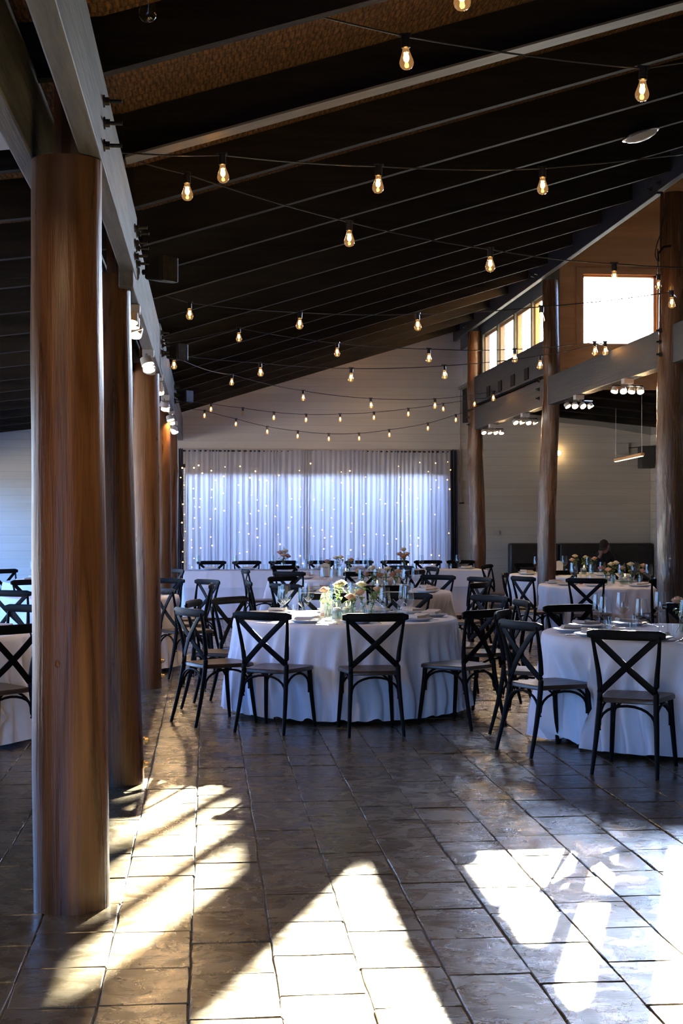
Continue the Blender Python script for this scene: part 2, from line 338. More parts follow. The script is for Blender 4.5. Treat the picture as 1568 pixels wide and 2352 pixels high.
# ================================================================== FLOOR
floor = MB().box(XL, XR, YF, YB + 0.2, -0.12, -0.007).build('floor', M['grout'], smooth=False)
tag(floor, 'dark slate tile floor of the hall with rough joints', 'floor', kind='structure')
CW = 0.289
def tile_variant(seed, n=3):
    r = random.Random(seed); out = []
    for (ax, ay, bx, by) in ((-.5, -.5, .5, -.5), (.5, -.5, .5, .5), (.5, .5, -.5, .5), (-.5, .5, -.5, -.5)):
        for k in range(n):
            t = k / n; j = 0.010
            out.append((ax + (bx - ax) * t + r.uniform(-j, j), ay + (by - ay) * t + r.uniform(-j, j)))
    k = len(out)
    vs = [(x, y, -0.02) for x, y in out] + [(x, y, -0.004) for x, y in out] + [(x * .978, y * .985, r.uniform(-.0008, .0014)) for x, y in out]
    fs = [(i, (i + 1) % k, k + (i + 1) % k, k + i) for i in range(k)] + [(k + i, k + (i + 1) % k, 2 * k + (i + 1) % k, 2 * k + i) for i in range(k)] + [tuple(range(2 * k, 3 * k))]
    return vs, fs
TV = [tile_variant(i) for i in range(10)]
TME = []
for vs, fs in TV:
    b = MB(); b.add(vs, fs); TME.append(b.mesh('tile', M['slate'], False))
tiles = []
k0 = int(math.floor((-4.5 + 0.055) / CW)); k1 = int(math.ceil((8.0 + 0.055) / CW))
for k in range(k0, k1):
    xc = -0.055 + (k + 0.5) * CW; y = 1.6 + rnd.uniform(0, .38)
    while y < YB - 0.05:
        ln = rnd.choice((0.36, 0.39, 0.41, 0.42, 0.44, 0.41, 0.72 if rnd.random() < .25 else .4))
        yc = y + ln / 2; y += ln
        if y > YB: break
        if not (-0.27 * yc - 1.0 < xc < 0.45 * yc + 1.6): continue
        tiles.append((xc + rnd.uniform(-.003, .003), yc, CW - 0.006, ln - 0.007, rnd.randrange(10), rnd.uniform(-.0018, .0018), rnd.uniform(-.003, .003), rnd.uniform(-.003, .003)))
tiles.sort(key=lambda a: a[1])
seen = [a for a in tiles if -0.15 * a[1] - 0.1 < a[0] < 0.34 * a[1] + 0.1 and a[1] > 4.15]
single = set(id(a) for a in seen[:298])
far = MB()
for a in tiles:
    x, y, w, l, v, dz, rx, ry = a
    if id(a) in single:
        o = link('tile', TME[v], floor, (x, y, dz), (rx, ry, 0)); o.scale = (w, l, 1)
    else:
        far.add([(x + p[0] * w, y + p[1] * l, p[2] + dz + p[0] * w * ry + p[1] * l * rx) for p in TV[v][0]], TV[v][1])
o = far.build('tile_field', M['slate'], floor, False); o['kind'] = 'stuff'

# ================================================================== BACK WALL (boards are parts)
OX0, OX1, OZ = -0.45, 4.32, 2.54             # opening behind the curtain
def back_profile(z):
    """x range of the back wall at height z"""
    if z < 2.8: return XL, XR
    xl = XL
    if z > zl(XL) + .22: xl = -0.42 + (z - 3.37 - .22) / 0.12 if z < 3.59 else -0.42 + (z - 3.37 - .22) / 0.305
    xr = XR
    if z > 3.15: xr = 4.75 + (3.47 - z) / 0.093 if z < 3.47 else 4.62
    return xl, min(xr, XR)
wall_back = MB()
wall_back.box(XL, OX0, YB + .02, YB + .2, -.1, 3.7).box(OX1, XR, YB + .02, YB + .2, -.1, 3.7).box(OX0, OX1, YB + .02, YB + .2, OZ, 5.4).box(OX1, 4.75, YB + .02, YB + .2, 3.6, 5.4).box(-1.5, OX0, YB + .02, YB + .2, 3.6, 4.2)
wall_back = wall_back.build('wall_back', M['plaster'], smooth=False)
tag(wall_back, 'cream horizontal board wall at the far end of the hall', 'wall', kind='structure')
PH = 0.14; z = 0.02
def board(parent, name, mat, x0a, x1a, x0b, x1b, z0, z1, y):   # bottom range a, top range b
    if x1a - x0a < .05 and x1b - x0b < .05: return
    e = .0012
    b = MB(); vs = [(x0a, y, z0), (x1a, y, z0), (x1b, y, z1), (x0b, y, z1)]
    f = [(x0a, y - .002, z0 + e), (x1a, y - .002, z0 + e), (x1b, y - .003, z1 - e), (x0b, y - .003, z1 - e)]
    b.add([(p[0], p[1] + .004, p[2]) for p in vs] + f, [(4, 5, 6, 7), (0, 1, 5, 4), (1, 2, 6, 5), (2, 3, 7, 6), (3, 0, 4, 7)])
    b.build(name, mat, parent, False)
while z < 5.2:
    z1 = z + PH - .0008
    a0, a1 = back_profile(z); b0, b1 = back_profile(z1)
    if a0 < a1:
        if z1 < OZ + .1:
            board(wall_back, 'plank', M['white_wall'], a0, OX0, b0, OX0, z, z1, YB + .02)
            board(wall_back, 'plank', M['white_wall'], OX1, a1, OX1, b1, z, z1, YB + .02)
        else:
            board(wall_back, 'plank', M['white_wall'], a0, a1, b0, max(b1, b0), z, z1, YB + .02)
    z += PH
# window behind the curtain
w1 = thing('window_1', 'dark framed glazing behind the sheer curtain', 'window', (0, YB + .12, 0), kind='structure')
fm = MB(); fm.box(OX0, OX1, -.04, .04, OZ - .06, OZ); fm.box(OX0, OX1, -.04, .04, 0, .06)
for i in range(6):
    x = OX0 + (OX1 - OX0) * i / 5; fm.box(x - .03, x + .03, -.04, .04, .06, OZ - .06)
fm.build('window_frame', M['steel'], w1, False)
for i in range(5):
    x0 = OX0 + (OX1 - OX0) * i / 5 + .03; x1 = OX0 + (OX1 - OX0) * (i + 1) / 5 - .03
    MB().box(x0, x1, -.004, .004, .06, OZ - .06).build('pane', M['pane'], w1, False)
# outdoors
tag(MB().box(-60, 60, -60, 90, -.3, -.13).build('ground', M['paving'], smooth=False), 'paved yard around the building', 'ground', kind='structure')
gw = MB(); gw.box(-8, 7.5, 29.0, 29.3, -.2, 3.80)
tag(gw.build('wall_garden', M['brick'], smooth=False), 'dark brick yard wall seen beside the curtain edge', 'wall', kind='structure')

# ================================================================== OTHER WALLS (mostly out of frame)
wl = MB(); wl.box(XL - .2, XL, YF, YB + .2, -.1, .12).box(XL - .2, XL, YF, YB + .2, 2.42, 3.3).box(XL - .2, XL, 25.25, YB + .2, .12, 2.42).box(XL - .2, XL, YF, 7.2, .12, 2.42)
tag(wl.build('wall_left', M['plaster'], smooth=False), 'plain wall with long glazing along the side aisle', 'wall', kind='structure')
w2 = thing('window_2', 'long row of tall glazing along the side aisle', 'window', (XL - .1, 0, 0), kind='structure')
fm = MB()
for i in range(10):
    y = 7.24 + 17.96 * i / 9; fm.box(-.04, .04, y - .04, y + .04, .12, 2.42)
fm.build('window_frame', M['steel'], w2, False)
for i in range(9):
    y0 = 7.24 + 17.96 * i / 9 + .04; MB().box(-.004, .004, y0, y0 + 17.96 / 9 - .08, .12, 2.42).build('pane', M['pane'], w2, False)
wf = MB(); wf.box(XL - .2, -4.5, YF - .2, YF, -.1, 6.3).box(-4.5, 7.5, YF - .2, YF, 2.55, 6.3).box(7.5, XR + .2, YF - .2, YF, -.1, 6.3).box(-.1, 7.6, YF - .2, YF, -.1, 2.55)
tag(wf.build('wall_front', M['plaster'], smooth=False), 'plain wall with open doors behind the camera', 'wall', kind='structure')
wr = MB(); wr.box(XR, XR + .2, YF, 18.7, -.1, 6.3).box(XR, XR + .2, 18.6, YB + .2, -.1, 3.3)
wall_right = wr.build('wall_right', M['plaster'], smooth=False)
tag(wall_right, 'pale side wall beyond the banquette', 'wall', kind='structure')
z = .02
while z < 3.1:
    b = MB(); b.box(XR - .018, XR - .0, 22.0, YB, z, z + PH - .005); b.build('plank', M['white_wall'], wall_right, False); z += PH

# ================================================================== ROOF
RT = .232
def roof(name, prof, y0, y1, mat, label):
    return tag(MB().prism(prof, y0, y1).build(name, mat, smooth=False), label, 'ceiling', kind='structure')
xa, xb = -.42, 4.62
roof('ceiling', [(xa, zr(xa) + RT), (xb, zr(xb) + RT), (xb, zr(xb) + RT + .15), (xa, zr(xa) + RT + .15)], YF - .2, YB + .2, M['thatch'], 'brown woven matting ceiling sloping up over the hall')
roof('ceiling', [(XL - .4, zl(XL - .4) + RT), (xa, zl(xa) + RT), (xa, zl(xa) + RT + .15), (XL - .4, zl(XL - .4) + RT + .15)], YF - .2, YB + .2, M['thatch'], 'brown woven matting ceiling over the low side aisle')
roof('ceiling', [(4.40, 6.2), (XR + .2, 6.2), (XR + .2, 6.35), (4.40, 6.35)], YF - .2, 18.75, M['rafter'], 'dark high ceiling in front of the cedar wall')
def za(x): return 3.47 - .093 * (x - 4.75)
roof('ceiling', [(4.62, za(4.62) + .1), (XR + .3, za(XR + .3) + .1), (XR + .3, za(XR + .3) + .22), (4.62, za(4.62) + .22)], 18.62, YB + .2, M['rafter'], 'dark low ceiling above the banquette')
RY = [3.5, 4.7, 5.9, 7.30, 8.4, 9.55, 10.62, 11.8, 13.02, 14.22, 15.36, 16.6, 17.84, 18.98, 20.23, 21.6, 22.9, 24.2]
ORD = ['first', 'second', 'third', 'fourth', 'fifth', 'sixth', 'seventh', 'eighth', 'ninth', 'tenth', 'eleventh', 'twelfth', 'thirteenth', 'fourteenth', 'fifteenth', 'sixteenth', 'seventeenth', 'eighteenth', 'nineteenth', 'twentieth']
for i, y in enumerate(reversed(RY)):
    w = .033
    r = MB().prism([(-.424, zr(-.424)), (4.33, zr(4.33)), (4.33, zr(4.33) + RT), (-.424, zr(-.424) + RT)], y - w, y + w).build('rafter', M['rafter'], smooth=False)
    tag(r, f'long dark sloping rafter under the hall matting, {ORD[i]} from the curtain wall', 'rafter', 'sloping rafters over the hall')
    r = MB().prism([(XL, zl(XL)), (-.425, zl(-.425)), (-.425, zl(-.425) + RT), (XL, zl(XL) + RT)], y - w, y + w).build('aisle_rafter', M['rafter'], smooth=False)
    tag(r, f'dark low rafter over the side aisle, {ORD[i]} from the back wall', 'rafter', 'low rafters over the side aisle')
tag(MB().prism([(-.41, zr(-.41) - .012), (4.32, zr(4.32) - .012), (4.32, zr(4.32)), (-.41, zr(-.41))], 7.20, 7.345).build('trim_1', M['batten'], smooth=False), 'pale grey batten under the fourth hall rafter', 'trim', kind='structure')
tag(MB().prism([(-3.5, zl(-3.5) + .03), (-.80, zl(-.80) + .03), (-.80, zl(-.80) + .06), (-3.5, zl(-3.5) + .06)], 6.15, 7.0).build('ceiling_panel', M['pale_panel'], smooth=False), 'pale ceiling panel between aisle rafters above the foremost log post', 'panel')
for i, y in enumerate((19.6, 20.8, 22.0, 23.2, 24.4)):
    r = MB().prism([(4.62, za(4.62)), (XR, za(XR)), (XR, za(XR) + .12), (4.62, za(4.62) + .12)], y - .04, y + .04).build('joist', M['rafter'], smooth=False)
    tag(r, f'dark joist of the low ceiling above the banquette, {ORD[4 - i]} from the back wall', 'joist', 'joists above the banquette')

tag(MB().box(4.40, 4.62, YF, 18.7, 5.14, 6.3).build('wall_ridge', M['rafter'], smooth=False), 'dark wall strip above the ridge beam', 'wall', kind='structure')
# ridge beam and the lower beam on the log posts
rb = thing('ridge_beam', 'deep dark beam carrying the rafter tops above the sunlit windows', 'beam')
for (y0, y1, dz) in ((YF, 13.4, .02), (13.4, 18.4, 0.0), (18.4, 24.85, 0.0)):
    MB().prism([(4.33, 4.70 + dz), (4.395, 4.70 + dz), (4.395, 5.09), (4.33, 5.06)], y0, y1).build('timber', M['dark_beam'], rb, False, bevel=.006)
bolt_me = None
def bolt_mb(r=.018, ln=.05):
    b = MB(); b.lathe([(r * 1.5, 0), (r * 1.5, .008)], 12); b.lathe([(r, .008), (r, .026)], 6); b.lathe([(r * .5, .026), (r * .5, ln)], 8)
    return b
BOLT = bolt_mb().mesh('bolt', M['steel']); BRASS = bolt_mb(.016, .035).mesh('bolt', M['brass'])
def bolts(parent, places, me, rot):
    for p in places: link('bolt', me, parent, p, rot)
bolts(rb, [(4.33, y, zz) for y in (13.3, 13.55, 18.35, 18.55, 23.4, 23.6) for zz in (4.78, 4.92)], BOLT, (0, -R90, 0))
lb = thing('lower_beam', 'dark grey beam between log posts carrying spotlights below the cedar wall', 'beam')
for (y0, y1) in ((2.0, 13.28), (13.52, 18.28), (18.52, 23.38)):
    MB().box(4.44, 4.57, y0, y1, 3.05, 3.42).build('timber', M['dark_beam'], lb, False, bevel=.008)
fa = thing('fascia_beam', 'upper dark board beam beneath the clerestory windows', 'beam')
MB().box(4.44, 4.54, 18.5, 23.4, 3.47, 3.93).build('timber', M['dark_beam'], fa, False, bevel=.006)
for y in (19.5, 20.4, 21.3, 22.2):
    MB().box(4.425, 4.46, y - .12, y + .12, 3.50, 3.66).build('joist_end', M['rafter'], fa, False)
# clerestory
cl = thing('window_3', 'olive framed clerestory windows in a row under the ridge beam', 'window', (4.62, 0, 0), kind='structure')
ys = [18.62, 19.70, 20.84, 22.08, 23.3, 25.4]
MB().box(-.06, .06, 18.6, 25.4, 4.62, 5.3).build('window_head', M['olive'], cl, False)
MB().box(-.10, .06, 18.6, 25.4, 3.90, 3.95).build('window_sill', M['olive'], cl, False)
MB().box(-.02, .06, 23.3, 25.4, 3.9, 4.64).build('window_cheek', M['white_wall'], cl, False)
for y in ys[:-1]: MB().box(-.07, .05, y - .045, y + .045, 3.95, 4.62).build('mullion', M['olive'], cl, False)
for y0, y1 in zip(ys[:4], ys[1:5]):
    b = MB(); b.box(-.03, .0, y0 + .045, y0 + .085, 3.95, 4.62).box(-.03, 0, y1 - .085, y1 - .045, 3.95, 4.62).box(-.03, 0, y0 + .08, y1 - .08, 4.57, 4.62)
    s = b.build('sash', M['cedar_trim'], cl, False)
    MB().box(-.018, -.012, y0 + .08, y1 - .08, 3.95, 4.575).build('pane', M['pane'], s, False)
tag(MB().box(4.6, 4.68, 18.62, 25.4, 3.3, 3.9).build('wall_clerestory', M['rafter'], smooth=False), 'dark strip of wall under the clerestory windows', 'wall', kind='structure')

# cedar wall with the two high windows
YC = 18.62
WIN = ((4.99, 6.01), (6.11, 7.5)); WZ0, WZ1 = 3.89, 4.83
cw = MB(); cw.box(4.62, WIN[0][0], YC, YC + .12, 3.3, 6.25).box(WIN[0][1], WIN[1][0], YC, YC + .12, 3.3, 6.25).box(WIN[1][1], XR, YC, YC + .12, 3.3, 6.25)
for a, b_ in WIN: cw.box(a, b_, YC, YC + .12, 3.3, WZ0).box(a, b_, YC, YC + .12, WZ1, 6.25)
cedar = cw.build('wall_cedar', M['cedar'], smooth=False); tag(cedar, 'orange cedar board wall around the bright square window', 'wall', kind='structure')
z = 3.3
while z < 6.1:
    z1 = z + .1335
    runs = [(4.63, XR)] if (z1 < WZ0 - .09 or z > WZ1 + .09) else [(4.63, WIN[0][0] - .1), (WIN[1][1] + .1, XR)]
    for a, b_ in runs: board(cedar, 'plank', M['cedar'], a, b_, a, b_, z, z1, YC)
    z += .136
for n, (a, b_) in enumerate(WIN):
    w = thing(f'window_{4 + n}', ('bright square cedar framed window high in the cedar wall', 'cedar framed high window hidden behind the big log post')[n], 'window', (0, YC, 0), kind='structure')
    for (q0, q1, s0, s1) in ((a - (.085 if n == 0 else .045), a, WZ0 - .085, WZ1 + .085), (b_, b_ + .045, WZ0 - .085, WZ1 + .085), (a, b_, WZ1, WZ1 + .085), (a, b_, WZ0 - .085, WZ0)):
        MB().box(q0, q1, -.035, .0, s0, s1).build('casing', M['cedar_trim'], w, False)
    b2 = MB(); b2.box(a, a + .025, 0, .1, WZ0, WZ1).box(b_ - .04, b_, 0, .1, WZ0, WZ1).box(a, b_, 0, .1, WZ1 - .03, WZ1).box(a, b_, 0, .1, WZ0, WZ0 + .02)
    s = b2.build('sash', M['cedar_trim'], w, False)
    MB().box(a + .02, b_ - .03, .06, .066, WZ0 + .02, WZ1 - .03).build('pane', M['pane'], s, False)

# ================================================================== LEFT TWIN BEAMS AND LOG POSTS
def log(name, label, x, y, h, r0, r1, seed, wob=.02, bumps=0.012, knots=0, mat='post', lean=0.0):
    r = random.Random(seed); nz = max(24, int(h / .07)); n = 40
    ph = [r.uniform(0, 6.28) for _ in range(8)]; b = MB(); vs = []
    kn = [(r.uniform(.3, h - .3), r.uniform(0, 6.28), r.uniform(.5, 1.0)) for _ in range(knots)]
    for i in range(nz + 1):
        t = i / nz; z = h * t
        cx = lean * t + wob * (math.sin(z * 1.1 + ph[0]) - math.sin(ph[0])) ; cyy = wob * (math.sin(z * .9 + ph[1]))
        for j in range(n):
            a = 2 * PI * j / n
            rr = r0 + (r1 - r0) * t + bumps * (.5 * math.sin(2 * a + z * .7 + ph[2]) + .3 * math.sin(3 * a - z * 1.3 + ph[3]) + .35 * math.sin(z * 3.1 + a + ph[4]) + .2 * math.sin(z * 7.7 - 2 * a + ph[5]))
            for kz, ka, ks in kn:
                d2 = ((z - kz) / .09) ** 2 + ((math.atan2(math.sin(a - ka), math.cos(a - ka))) / .4) ** 2
                rr += .02 * ks * math.exp(-d2)
            vs.append((cx + rr * math.cos(a), cyy + rr * math.sin(a), z))
    fs = [(i * n + j, i * n + (j + 1) % n, (i + 1) * n + (j + 1) % n, (i + 1) * n + j) for i in range(nz) for j in range(n)]
    fs.append(tuple(range(nz * n, (nz + 1) * n))); b.add(vs, fs)
    root = thing(name, label, 'post', (x, y, 0), group='varnished log posts')
    b.build('trunk', M[mat], root, True, 60)
    return root
LP = [(-.535, 5.78, .152, .136), (-.515, 8.45, .15, .115), (-.545, 13.2, .132, .118), (-.56, 18.3, .12, .10), (-.59, 23.4, .12, .10)]
llab = ['thick brown log post standing foremost in the left foreground', 'brown log post partly hidden behind the foremost post, slotted at its foot',
        'brown log post with brass bolts and a slot at its foot', 'fourth brown log post of the row under the grey beams', 'last brown log post of the row beside the curtain']
llab[0] = 'thick brown log post standing foremost in the picture under the grey beams'
LPO = []
for i, (x, y, r0, r1) in enumerate(LP):
    p = log('log_post', llab[i], x, y, 2.98, r0, r1, 11 + i, .006, .006, 2 if i else 0, 'post', (-.022, -.05, 0, 0, 0)[i]); LPO.append(p)
    MB().box(-.07, .07, -.06, .06, 2.95, 3.36).build('tenon', M['post'], p, False)
for i in (1, 2):
    x, y, r0, r1 = LP[i]
    MB().box(-.034 if i == 1 else -.026, -.020 if i == 1 else -.016, -r0 - .004, -r0 + .06, 0.0, .34).build('slot_shade_strip', M['steel'], LPO[i], False)  # dark strip set slightly proud, standing in for the shaded slot recess
    for zz in (.11, .25): link('bolt', BRASS, LPO[i], (r0 - .004, -.04, zz), (0, R90, 0))
kme = MB().ell((0, 0, 0), (.010, .005, .014), 10, 6).mesh('knot', M['post'])
link('knot', kme, LPO[0], (-.045, -.152, .98))
beamR = thing('grey_beam', 'weathered grey beam bolted to the hall side of the log post row', 'beam')
beamL = thing('grey_beam', 'weathered grey beam bolted to the aisle side of the log post row', 'beam')
segs = [(-2.0, 8.62, 2.985, 3.36), (8.3, 13.55, 2.89, 3.30), (13.0, 18.6, 2.93, 3.33), (18.0, 25.3, 2.95, 3.34)]
for i, (y0, y1, z0, z1) in enumerate(segs):
    off = .006 * (i % 2)
    MB().box(-.505 - off, -.420 - off, y0, y1, z0, z1).build('timber', M['grey_beam'], beamR, False, bevel=.008)
    MB().box(-.77, -.69, y0, y1, z0, z1).build('timber', M['grey_beam'], beamL, False, bevel=.008)
BLONG = bolt_mb(.017, .075).mesh('bolt', M['steel'])
for y in (5.85, 8.35, 8.55, 13.1, 13.3, 18.3, 18.5):
    for zz in (3.07, 3.16, 3.245): link('bolt', BLONG, beamR, (-.421, y + rnd.uniform(-.03, .03), zz + rnd.uniform(-.01, .01)), (0, R90, 0))

RP = [(4.49, 13.4, .135, .125, .018), (4.46, 18.4, .118, .108, .03), (4.49, 23.5, .13, .115, .022)]
rlab = ['dark glossy log post tallest at the edge of the picture carrying the ridge beam', 'wavy glossy log post in front of the cedar wall', 'log post next to the curtain carrying the end of the ridge beam']
RPO = []
for i, (x, y, r0, r1, wb) in enumerate(RP):
    p = log('log_post', rlab[i], x, y, 4.70, r0, r1, 41 + i, wb, .010, 6, 'post_gloss'); RPO.append(p)
    for zz in (3.14, 3.26, 3.37): link('bolt', BOLT, p, (-r0 + .002, -.05 - .0, zz), (0, -R90, 0))

# ================================================================== LIGHT FITTINGS
def disc_light(): pass
def track(name, label, x, y, ztop, seed, nheads=4, half=.30, hs=1.0, rz=0.0, tilt=0.0):
    r = random.Random(seed)
    t = thing(name, label, 'spotlight', (x, y, ztop), rz, group='white spotlight bars under the beams')
    MB().box(-.045, .045, -.055, .055, -.055, 0).build('mount_box', M['lamp_white'], t, False, bevel=.005)
    MB().tube([(0, -half - .03, -.075), (0, half + .03, -.075)], .009, 8).build('bar', M['cutlery'], t)
    MB().tube([(0, 0, -.05), (0, 0, -.078)], .008, 8).build('bar_stem', M['cutlery'], t)
    for k in range(nheads):
        yy = -half + 2 * half * k / (nheads - 1)
        h = bpy.data.objects.new('lamp_head', HEAD); COL.objects.link(h); h.parent = t
        h.location = (0, yy, -.125); h.rotation_euler = (r.uniform(-.5, .5), r.uniform(-.4, .4) + tilt, 0); h.scale = (hs, hs, hs)
        f = bpy.data.objects.new('lamp_face', FACE); COL.objects.link(f); f.parent = h
        MB().tube([(0, yy, -.075), (0, yy, -.125)], .006, 6).build('lamp_arm', M['cutlery'], t)
    return t
HEAD = MB().lathe([(.030, .035), (.045, .03), (.050, -.028), (.046, -.030), (.044, -.022), (.0001, -.022)], 20).mesh('lamp_head', M['lamp_white'])
FACE = MB().lathe([(.0001, -.0235), (.042, -.0235)], 20).mesh('lamp_face', M['lamp_face'])
for i, y in enumerate((9.0, 11.35, 13.65, 15.9, 18.3, 20.4)):
    track('spotlight_bar', f'white bar of warm spotlights under the grey beam, {ORD[i]} beyond the foremost post', -.463, y, (2.89, 2.89, 2.93, 2.93, 2.95, 2.95)[i], 3 + i)
for i, y in enumerate((22.0, 19.7, 16.8, 14.8)):
    track('spotlight_bar', f'white bar of warm spotlights under the dark lower beam, {ORD[i]} from the curtain', 4.46, y, 3.05, 30 + i, 4, .145, .78, R90 + .1, .55)
tp = track('spotlight_bar', 'white spotlight bar high in the picture corner over the side aisle', -.73, 4.05, 2.985, 77)

SOCK = MB(); SOCK.lathe([(.010, .052), (.016, .05), (.0175, .03), (.0175, .0), (.015, -.002)], 14); SOCK.box(-.024, .024, -.006, .006, .044, .056); SOCK = SOCK.mesh('socket', M['socket'])
BULB = MB().lathe([(.013, .0), (.014, -.012), (.020, -.030), (.027, -.050), (.0285, -.060), (.026, -.072), (.018, -.082), (.008, -.086), (.0003, -.087)], 18).mesh('bulb', M['bulb_glass']); BULB_ON = BULB.copy(); BULB_ON.materials[0] = M['bulb_lit']
FIL = MB(); FIL.tube([(-.006, 0, -.018), (-.007, 0, -.05), (-.002, .003, -.055), (.002, -.003, -.018), (.006, .002, -.053), (.007, 0, -.018)], .0028, 6); FIL.ell((0, 0, -.040), (.0115, .0115, .017), 10, 8); FIL = FIL.mesh('filament', M['filament'])
def festoon(label, bulbs, a, b, scale=1.0, dead=()):
    pts = [a] + [(x, y, z) for x, y, z in bulbs] + [b]
    s = thing('festoon_string', label, 'string lights', pts[0], group='festoon strings across the hall')
    o0 = Vector(pts[0]); w = []
    top = .062 * scale
    P = [Vector(a)] + [Vector(p) + Vector((0, 0, top)) for p in bulbs] + [Vector(b)]
    for i in range(len(P) - 1):
        L_ = (P[i + 1] - P[i]).length
        for k in range(6):
            t = k / 6; w.append(P[i].lerp(P[i + 1], t) - Vector((0, 0, .012 * L_ * 4 * t * (1 - t))) - o0)
    w.append(P[-1] - o0)
    MB().tube(w, .0045, 6).build('cable', M['socket'], s)
    for i, p in enumerate(bulbs):
        so = link('socket', SOCK, s, Vector(p) - o0 + Vector((0, 0, .012 * scale)), (rnd.uniform(-.06, .06), rnd.uniform(-.06, .06), rnd.uniform(-.3, .3))); so.scale = (scale * 1.12,) * 3
        link('bulb', BULB if i in dead else BULB_ON, so)
        if i not in dead: link('filament', FIL, so)
    return s
festoon('festoon string highest in the picture with an unlit clear bulb over the grey beam', [(-.20, 4.9, 3.33), (.92, 5.1, 3.48)], (-.42, 4.8, 3.35), (4.33, 5.4, 4.3), 1.0, (0,))
festoon('festoon string of large bulbs under the pale batten', [(.87, 6.2, 3.61), (1.94, 6.2, 3.50)], (-.41, 5.9, 3.86), (4.33, 6.6, 4.2))
festoon('festoon string tied to the grey beam beside the foremost post', [(.08, 7.5, 3.40), (.93, 7.7, 3.41), (1.89, 7.9, 3.47)], (-.42, 7.1, 3.36), (4.33, 8.3, 4.0))
festoon('festoon string dipping low across the hall towards the bright cedar window', [(-.11, 7.85, 3.38), (.84, 8.4, 3.25), (1.81, 9.0, 3.22), (2.8, 9.6, 3.25)], (-.42, 7.6, 3.46), (4.40, 10.3, 3.44))
festoon('festoon string passing the cedar window and wavy post', [(-.15, 12.3, 3.35), (.8, 12.3, 3.28), (1.83, 12.3, 3.28), (2.93, 12.3, 3.36), (4.11, 12.3, 3.51)], (-.42, 12.0, 3.45), (4.36, 12.9, 3.62))
festoon('festoon string hung just above the one with five bulbs before the clerestory', [(.33, 14.9, 3.49), (1.39, 15.2, 3.38), (2.4, 15.3, 3.34), (3.37, 15.4, 3.36), (4.27, 15.4, 3.45)], (-.40, 14.7, 3.36), (4.44, 15.7, 3.52))
festoon('festoon string ending on the lower beam above its spotlights', [(.57, 15.3, 3.17), (1.55, 15.3, 3.12), (2.57, 15.3, 3.16), (3.63, 15.3, 3.28), (4.36, 15.3, 3.44)], (-.42, 15.1, 3.3), (4.4, 15.35, 3.5))
festoon('festoon string sagging before the upper back wall with wide spaced bulbs', [(-.36, 15.6, 3.27), (.33, 19.0, 3.42), (1.37, 20.3, 3.33), (2.4, 20.8, 3.27), (3.37, 20.9, 3.28), (4.25, 20.9, 3.40)], (-.41, 15.2, 3.33), (4.44, 21.2, 3.48))
festoon('festoon string of close set bulbs, upper of two nearest the curtain', [(.06, 21.6, 3.25), (.54, 21.6, 3.19), (1.01, 21.6, 3.13), (1.5, 21.6, 3.10), (2.02, 21.6, 3.11), (2.54, 21.6, 3.14), (3.07, 21.6, 3.20), (3.61, 21.6, 3.28), (4.1, 21.6, 3.36)], (-.42, 21.6, 3.36), (4.39, 21.7, 3.44), .85, (1,))
festoon('festoon string of close set bulbs, lower of two nearest the curtain', [(-.04, 22.8, 3.24), (.46, 22.8, 3.11), (.96, 22.8, 2.99), (1.45, 22.8, 2.92), (1.95, 22.8, 2.88), (2.44, 22.8, 2.89), (2.93, 22.8, 2.95), (3.56, 22.8, 3.06), (4.02, 22.8, 3.20)], (-.42, 22.8, 3.34), (4.37, 23.0, 3.36), .85)

# loudspeakers on the grey beam
for i, (y, z_) in enumerate(((9.1, 3.13), (13.9, 3.17), (19.2, 3.20))):
    s = thing('loudspeaker', f'black wedge loudspeaker hung beside the grey beam, {ORD[i]} beyond the foremost post', 'speaker', (-.29, y, z_), -.75, 'loudspeakers along the grey beam')
    MB().prism([(-.08, -.06), (.07, -.085), (.07, .085), (-.08, .06)], -.075, .075).build('cabinet', M['speaker'], s, False, bevel=.015)
    MB().box(.07, .083, -.07, .07, -.08, .08).build('grille', M['steel'], s, False, bevel=.01)
    MB().tube([(-.08, 0, 0), (-.145, -.02, 0)], .018, 8).build('bracket', M['steel'], s)
# ceiling dish lamp on the rafter
cd = thing('ceiling_dish_lamp', 'shallow glass dish lamp fixed beneath a rafter', 'lamp', (3.30, 10.60, zr(3.30) - .012))
cd.rotation_euler = (0, -math.atan(.305), 0)
MB().lathe([(.0003, -.05), (.06, -.046), (.11, -.03), (.135, -.005), (.14, .0), (.0003, .0)], 28).build('dish', M['lamp_white'], cd)
MB().lathe([(.137, -.012), (.147, -.006), (.147, .004), (.137, .006)], 28).build('rim', M['cutlery'], cd)

